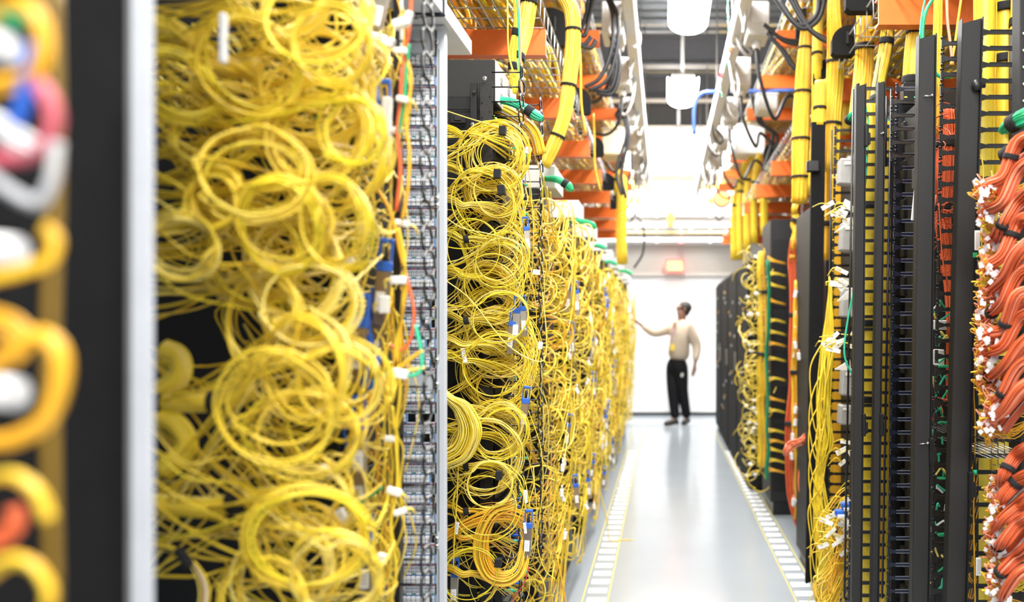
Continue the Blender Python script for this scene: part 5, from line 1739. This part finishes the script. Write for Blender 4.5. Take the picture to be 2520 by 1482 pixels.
# ------------------------------------------------------------------ the person
def skin_mesh(name, nodes, edges, m, parent, lev=2):
    """grow one continuous surface round a skeleton: nodes = {key: (point, rx, ry)}"""
    keys = list(nodes)
    me = bpy.data.meshes.new(name)
    off = np.array(parent.location)
    me.from_pydata([tuple(np.array(nodes[k][0]) - off) for k in keys], [(keys.index(a), keys.index(b)) for a, b in edges], [])
    o = bpy.data.objects.new(name, me)
    C.objects.link(o)
    md = o.modifiers.new('skin', 'SKIN')
    md.use_smooth_shade = True
    for i, k in enumerate(keys):
        d = me.skin_vertices[0].data[i]
        d.radius = (nodes[k][1], nodes[k][2])
        d.use_root = i == 0
    sd = o.modifiers.new('sub', 'SUBSURF')
    sd.levels = sd.render_levels = lev
    dg = bpy.context.evaluated_depsgraph_get()
    n = bpy.data.meshes.new_from_object(o.evaluated_get(dg))
    bpy.data.objects.remove(o)
    for p in n.polygons:
        p.use_smooth = True
    n.materials.clear()
    n.materials.append(m)
    r = bpy.data.objects.new(name, n)
    C.objects.link(r)
    r.parent = parent
    return r


SKIN = mat('skin', (.24, .12, .08), .5, var=.05)
HAIR = mat('hair', (.015, .012, .011), .6)
JACK = mat('cream_jacket', (.52, .43, .33), .8, var=.05, bump=.3, scale=60)
PANT = mat('black_trousers', (.007, .007, .009), .8, spec=.2)
SHOE = mat('dark_shoe', (.03, .028, .026), .6)
SHRT = mat('dusty_shirt', (.45, .24, .20), .7)
YP = 11.5
person = thing('person', 'person in cream jacket and black trousers reaching up to the yellow cables', 'person', (.21, YP, 0))


def Q(u, v, dy=0.):
    return P(u, v, YP + dy)


fw = np.array([-.78, -.62, 0])                        # the way the chest faces
rt = np.array([-.62, .78, 0])                         # towards the person's right side
hip = np.array([.19, YP, .92])
chest = np.array([.245, YP, 1.28])
neck = np.array([.26, YP, 1.46])
headc = np.array([.27, YP, 1.635])
hf = np.array([-.93, -.25, .25])
hf = hf / np.linalg.norm(hf)
shR = chest + rt * .17 + np.array([0, 0, .11])
shL = chest - rt * .18 + np.array([0, 0, .10])
elR = np.array([-.15, YP - .02, 1.29])
wrR = np.array([-.325, YP - .08, 1.425])
haR = np.array([-.38, YP - .11, 1.465])
elL = np.array([.475, YP - .10, 1.12])
wrL = np.array([.44, YP - .20, .89])
haL = np.array([.425, YP - .22, .81])
hpR, hpL = hip + rt * .09 - (0, 0, .04), hip - rt * .09 - (0, 0, .04)
ankR, ankL = np.array([.165, YP - .12, .09]), np.array([.335, YP + .02, .09])
knR, knL = hpR * .5 + ankR * .5 + np.array([-.02, -.03, .02]), hpL * .5 + ankL * .5 + np.array([-.03, -.03, .02])
toeR, toeL = ankR + np.array([-.15, -.10, -.055]), ankL + np.array([-.06, -.17, -.055])
N = {'pel': (hip, .10, .08), 'bel': (hip * .6 + chest * .4, .10, .085), 'che': (chest, .105, .085), 'nb': (neck - (0, 0, .03), .075, .065), 'nk': (neck + (0, 0, .04), .062, .062),
     'jaw': (headc + hf * .02 - np.array([0, 0, .06]), .066, .066), 'hd': (headc + (0, 0, .02), .082, .088), 'top': (headc + (.012, 0, .085), .062, .066),
     'chin': (headc + hf * .075 - np.array([0, 0, .065]), .030, .026), 'nose': (headc + hf * .105 + np.array([0, 0, .0]), .014, .017),
     'brow': (headc + hf * .06 + np.array([0, 0, .04]), .045, .034),
     'shR': (shR, .045, .045), 'elR': (elR, .036, .036), 'wrR': (wrR, .030, .026), 'haR': (haR, .036, .018),
     'shL': (shL, .045, .045), 'elL': (elL, .036, .036), 'wrL': (wrL, .030, .026), 'haL': (haL, .036, .018),
     'hpR': (hpR, .065, .065), 'knR': (knR, .05, .05), 'anR': (ankR, .036, .036), 'toR': (toeR, .035, .025),
     'hpL': (hpL, .065, .065), 'knL': (knL, .05, .05), 'anL': (ankL, .036, .036), 'toL': (toeL, .035, .025)}
E = [('pel', 'bel'), ('bel', 'che'), ('che', 'nb'), ('nb', 'nk'), ('nk', 'jaw'), ('jaw', 'hd'), ('hd', 'top'), ('jaw', 'chin'), ('hd', 'brow'), ('hd', 'nose'), ('che', 'shR'), ('shR', 'elR'), ('elR', 'wrR'), ('wrR', 'haR'),
     ('che', 'shL'), ('shL', 'elL'), ('elL', 'wrL'), ('wrL', 'haL'), ('pel', 'hpR'), ('hpR', 'knR'), ('knR', 'anR'), ('anR', 'toR'), ('pel', 'hpL'), ('hpL', 'knL'), ('knL', 'anL'), ('anL', 'toL')]
for s, h, w, d, side in (('R', haR, wrR, norm(haR - wrR), np.array([0, -1., .2])), ('L', haL, wrL, norm(haL - wrL), np.array([-.6, -.7, .2]))):
    for i in range(4):                                # four fingers of different lengths, slightly curled
        b = h + d * .03 + side * (i - 1.5) * .019
        ln = (.066, .078, .074, .058)[i]
        crl = np.array([-.2, -.1, -.25]) if s == 'L' else np.array([-.3, .1, -.35])
        N[s + 'f%da' % i] = (b, .0095, .009)
        N[s + 'f%db' % i] = (b + d * ln * .5 + crl * .012, .0088, .0085)
        N[s + 'f%dc' % i] = (b + d * ln * .9 + crl * .05, .0075, .0075)
        E += [('ha' + s, s + 'f%da' % i), (s + 'f%da' % i, s + 'f%db' % i), (s + 'f%db' % i, s + 'f%dc' % i)]
    b = h - d * .012 - side * .036
    N[s + 'ta'] = (b, .011, .011)
    N[s + 'tb'] = (b + d * .045 - side * .018, .0085, .0085)
    E += [('ha' + s, s + 'ta'), (s + 'ta', s + 'tb')]
skin_mesh('body', N, E, SKIN, person)
J = {'hem': (hip + (.012, 0, -.03), .185, .165), 'wa': (hip * .6 + chest * .4 + np.array([.01, 0, 0]), .205, .172), 'che': (chest + np.array([.01, 0, 0]), .215, .165), 'nb': (neck - (0, 0, .045), .105, .09), 'col': (neck + (.005, 0, .005), .075, .075),
     'shR': (shR, .105, .105), 'elR': (elR, .068, .068), 'wrR': (wrR * .92 + elR * .08, .045, .042), 'shL': (shL, .108, .108), 'elL': (elL, .074, .074), 'wrL': (wrL * .95 + elL * .05, .048, .046)}
skin_mesh('jacket', J, [('hem', 'wa'), ('wa', 'che'), ('che', 'nb'), ('nb', 'col'), ('che', 'shR'), ('shR', 'elR'), ('elR', 'wrR'), ('che', 'shL'), ('shL', 'elL'), ('elL', 'wrL')], JACK, person)
T = {'wa': (hip + (0, 0, .08), .135, .11), 'pel': (hip - (0, 0, .03), .145, .125), 'hpR': (hpR - (0, 0, .12), .112, .112), 'knR': (knR, .088, .088), 'anR': (ankR + (0, 0, -.005), .066, .066), 'hpL': (hpL - (0, 0, .12), .112, .112), 'knL': (knL, .088, .088), 'anL': (ankL + (0, 0, -.005), .066, .066)}
skin_mesh('trousers', T, [('wa', 'pel'), ('pel', 'hpR'), ('hpR', 'knR'), ('knR', 'anR'), ('pel', 'hpL'), ('hpL', 'knL'), ('knL', 'anL')], PANT, person)
for a, b in ((ankR, toeR), (ankL, toeL)):
    d = (b - a) * np.array([1, 1, 0])
    S = {'h': (a * np.array([1, 1, 0]) - d * .3 + (0, 0, .055), .048, .05), 'm': (a * np.array([1, 1, 0]) + d * .35 + (0, 0, .05), .05, .045), 't': (a * np.array([1, 1, 0]) + d * 1.05 + (0, 0, .04), .046, .036), 'c': (a + (0, 0, -.005), .05, .05)}
    skin_mesh('shoe', S, [('m', 'h'), ('m', 't'), ('m', 'c')], SHOE, person)
side = np.cross(hf, np.array([0, 0, 1.]))
side = side / np.linalg.norm(side)
mb = MB()
hb = headc - hf * .028 + np.array([.008, 0, .035])
mb.ball(hb, (.100, .092, .092), HAIR, 18, 12)
mb.ball(headc - hf * .045 + np.array([0, 0, -.015]), (.060, .070, .072), HAIR, 14, 10)
mb.build('hair', person)
mb = MB()
for s in (-1, 1):
    mb.ball(headc + hf * .088 + side * s * .032 + np.array([0, 0, .022]), .0115, WHT, 10, 6)
    mb.ball(headc + hf * .097 + side * s * .032 + np.array([0, 0, .022]), .006, INK, 8, 6)
mb.build('eyes', person)
mb = MB()
mb.box(headc + hf * .098 - np.array([0, 0, .045]), (.012, .045, .01), mat('lips', (.30, .12, .1), .5), .004)
mb.build('mouth', person)
mb = MB()
for s in (-1, 1):
    mb.ball(headc - hf * .005 + side * s * .084 + np.array([0, 0, .0]), (.018, .012, .03), SKIN, 10, 6)
mb.build('ears', person)
mb = MB()                                             # open collar, shirt and lanyard on the chest side
fc = chest + fw * .15
mb.prism([(fc[0] - .035, 1.20), (fc[0] + .02, 1.20), (fc[0] + .055, 1.46), (fc[0] + .005, 1.46)], 1, YP - .165, YP - .10, SHRT)
mb.build('shirt_front', person)
lan = thing('badge', 'yellow badge hanging on a thin lanyard before the cream jacket', 'badge', (fc[0] - .02, YP - .15, 1.1))
mb = MB()
for s in (-1, 1):
    mb.tube([np.array([.26 + s * .05, YP - .085, 1.45]), np.array([fc[0] + .04 + s * .03, YP - .185, 1.33]), np.array([fc[0] - .005, YP - .195, 1.16])], .0045, GRYC, 14, 6)
mb.build('lanyard', lan)
mb = MB()
mb.box((fc[0] - .005, YP - .198, 1.105), (.055, .008, .085), mat('badge_yellow', (.85, .66, .05), .5), .003)
mb.build('card', lan)
mb = MB()
a = headc + hf * .105 - np.array([0, 0, .04])
mb.cyl(a, a + np.array([-.10, -.01, .004]), .010, mat('pale_blue', (.35, .55, .9), .4), 10, .007)
mb.cyl(a + np.array([-.10, -.01, .004]), a + np.array([-.125, -.012, .005]), .006, WHT, 8)
tag(mb.build('pen_light'), 'pale blue pen light held in the mouth of the person', 'pen light')
mb = MB()
mb.box(hip - rt * .16 + fw * .04 + np.array([0, -.03, -.2]), (.035, .012, .05), LPAN, .004, ry=.3)
mb.build('pocket_logo', person)
# ------------------------------------------------------------------ light, camera
w = bpy.data.worlds.new('hall_light')
bpy.context.scene.world = w
w.use_nodes = True
bg = w.node_tree.nodes['Background']
bg.inputs['Color'].default_value = (.96, .98, 1, 1)
bg.inputs['Strength'].default_value = .4


def area(loc, rot, sx, sy, e, name):
    l = bpy.data.lights.new(name, 'AREA')
    l.shape, l.size, l.size_y, l.energy = 'RECTANGLE', sx, sy, e
    l.color = (1, .985, .96)
    o = bpy.data.objects.new(name, l)
    C.objects.link(o)
    o.location, o.rotation_euler = loc, rot
    return o


area((.175, 3.6, 3.45), (0, 0, 0), .3, 14, 430, 'lamp_row_light')
area((.3, 11.6, 4.0), (.45, 0, 0), 4, 1.0, 560, 'cross_aisle_light')
area((.6, -2.2, 3.0), (math.radians(66), 0, math.radians(8)), 3.0, 1.2, 95, 'rear_aisle_light')

cam = bpy.data.cameras.new('camera')
cam.sensor_width = 36
cam.lens = F / 2520 * 36
cam.shift_x = -(U0 - 1260) / 2520
cam.shift_y = (V0 - 741) / 2520
cam.clip_start, cam.clip_end = .02, 100
cam.dof.use_dof = True
cam.dof.focus_distance = 2.4
cam.dof.aperture_fstop = 1.9
cam.dof.aperture_blades = 9
co = bpy.data.objects.new('camera', cam)
C.objects.link(co)
co.location = (0, 0, CH)
co.rotation_euler = (PI / 2, 0, 0)
sc = bpy.context.scene
sc.camera = co
sc.view_settings.view_transform = 'Standard'
sc.view_settings.look = 'None'
sc.view_settings.gamma = 1
sc.view_settings.exposure = -.08
sc.cycles.use_denoising = True
sc.cycles.max_bounces = 8
sc.cycles.diffuse_bounces = 3
sc.cycles.glossy_bounces = 3
sc.cycles.transmission_bounces = 2
sc.cycles.sample_clamp_indirect = 4
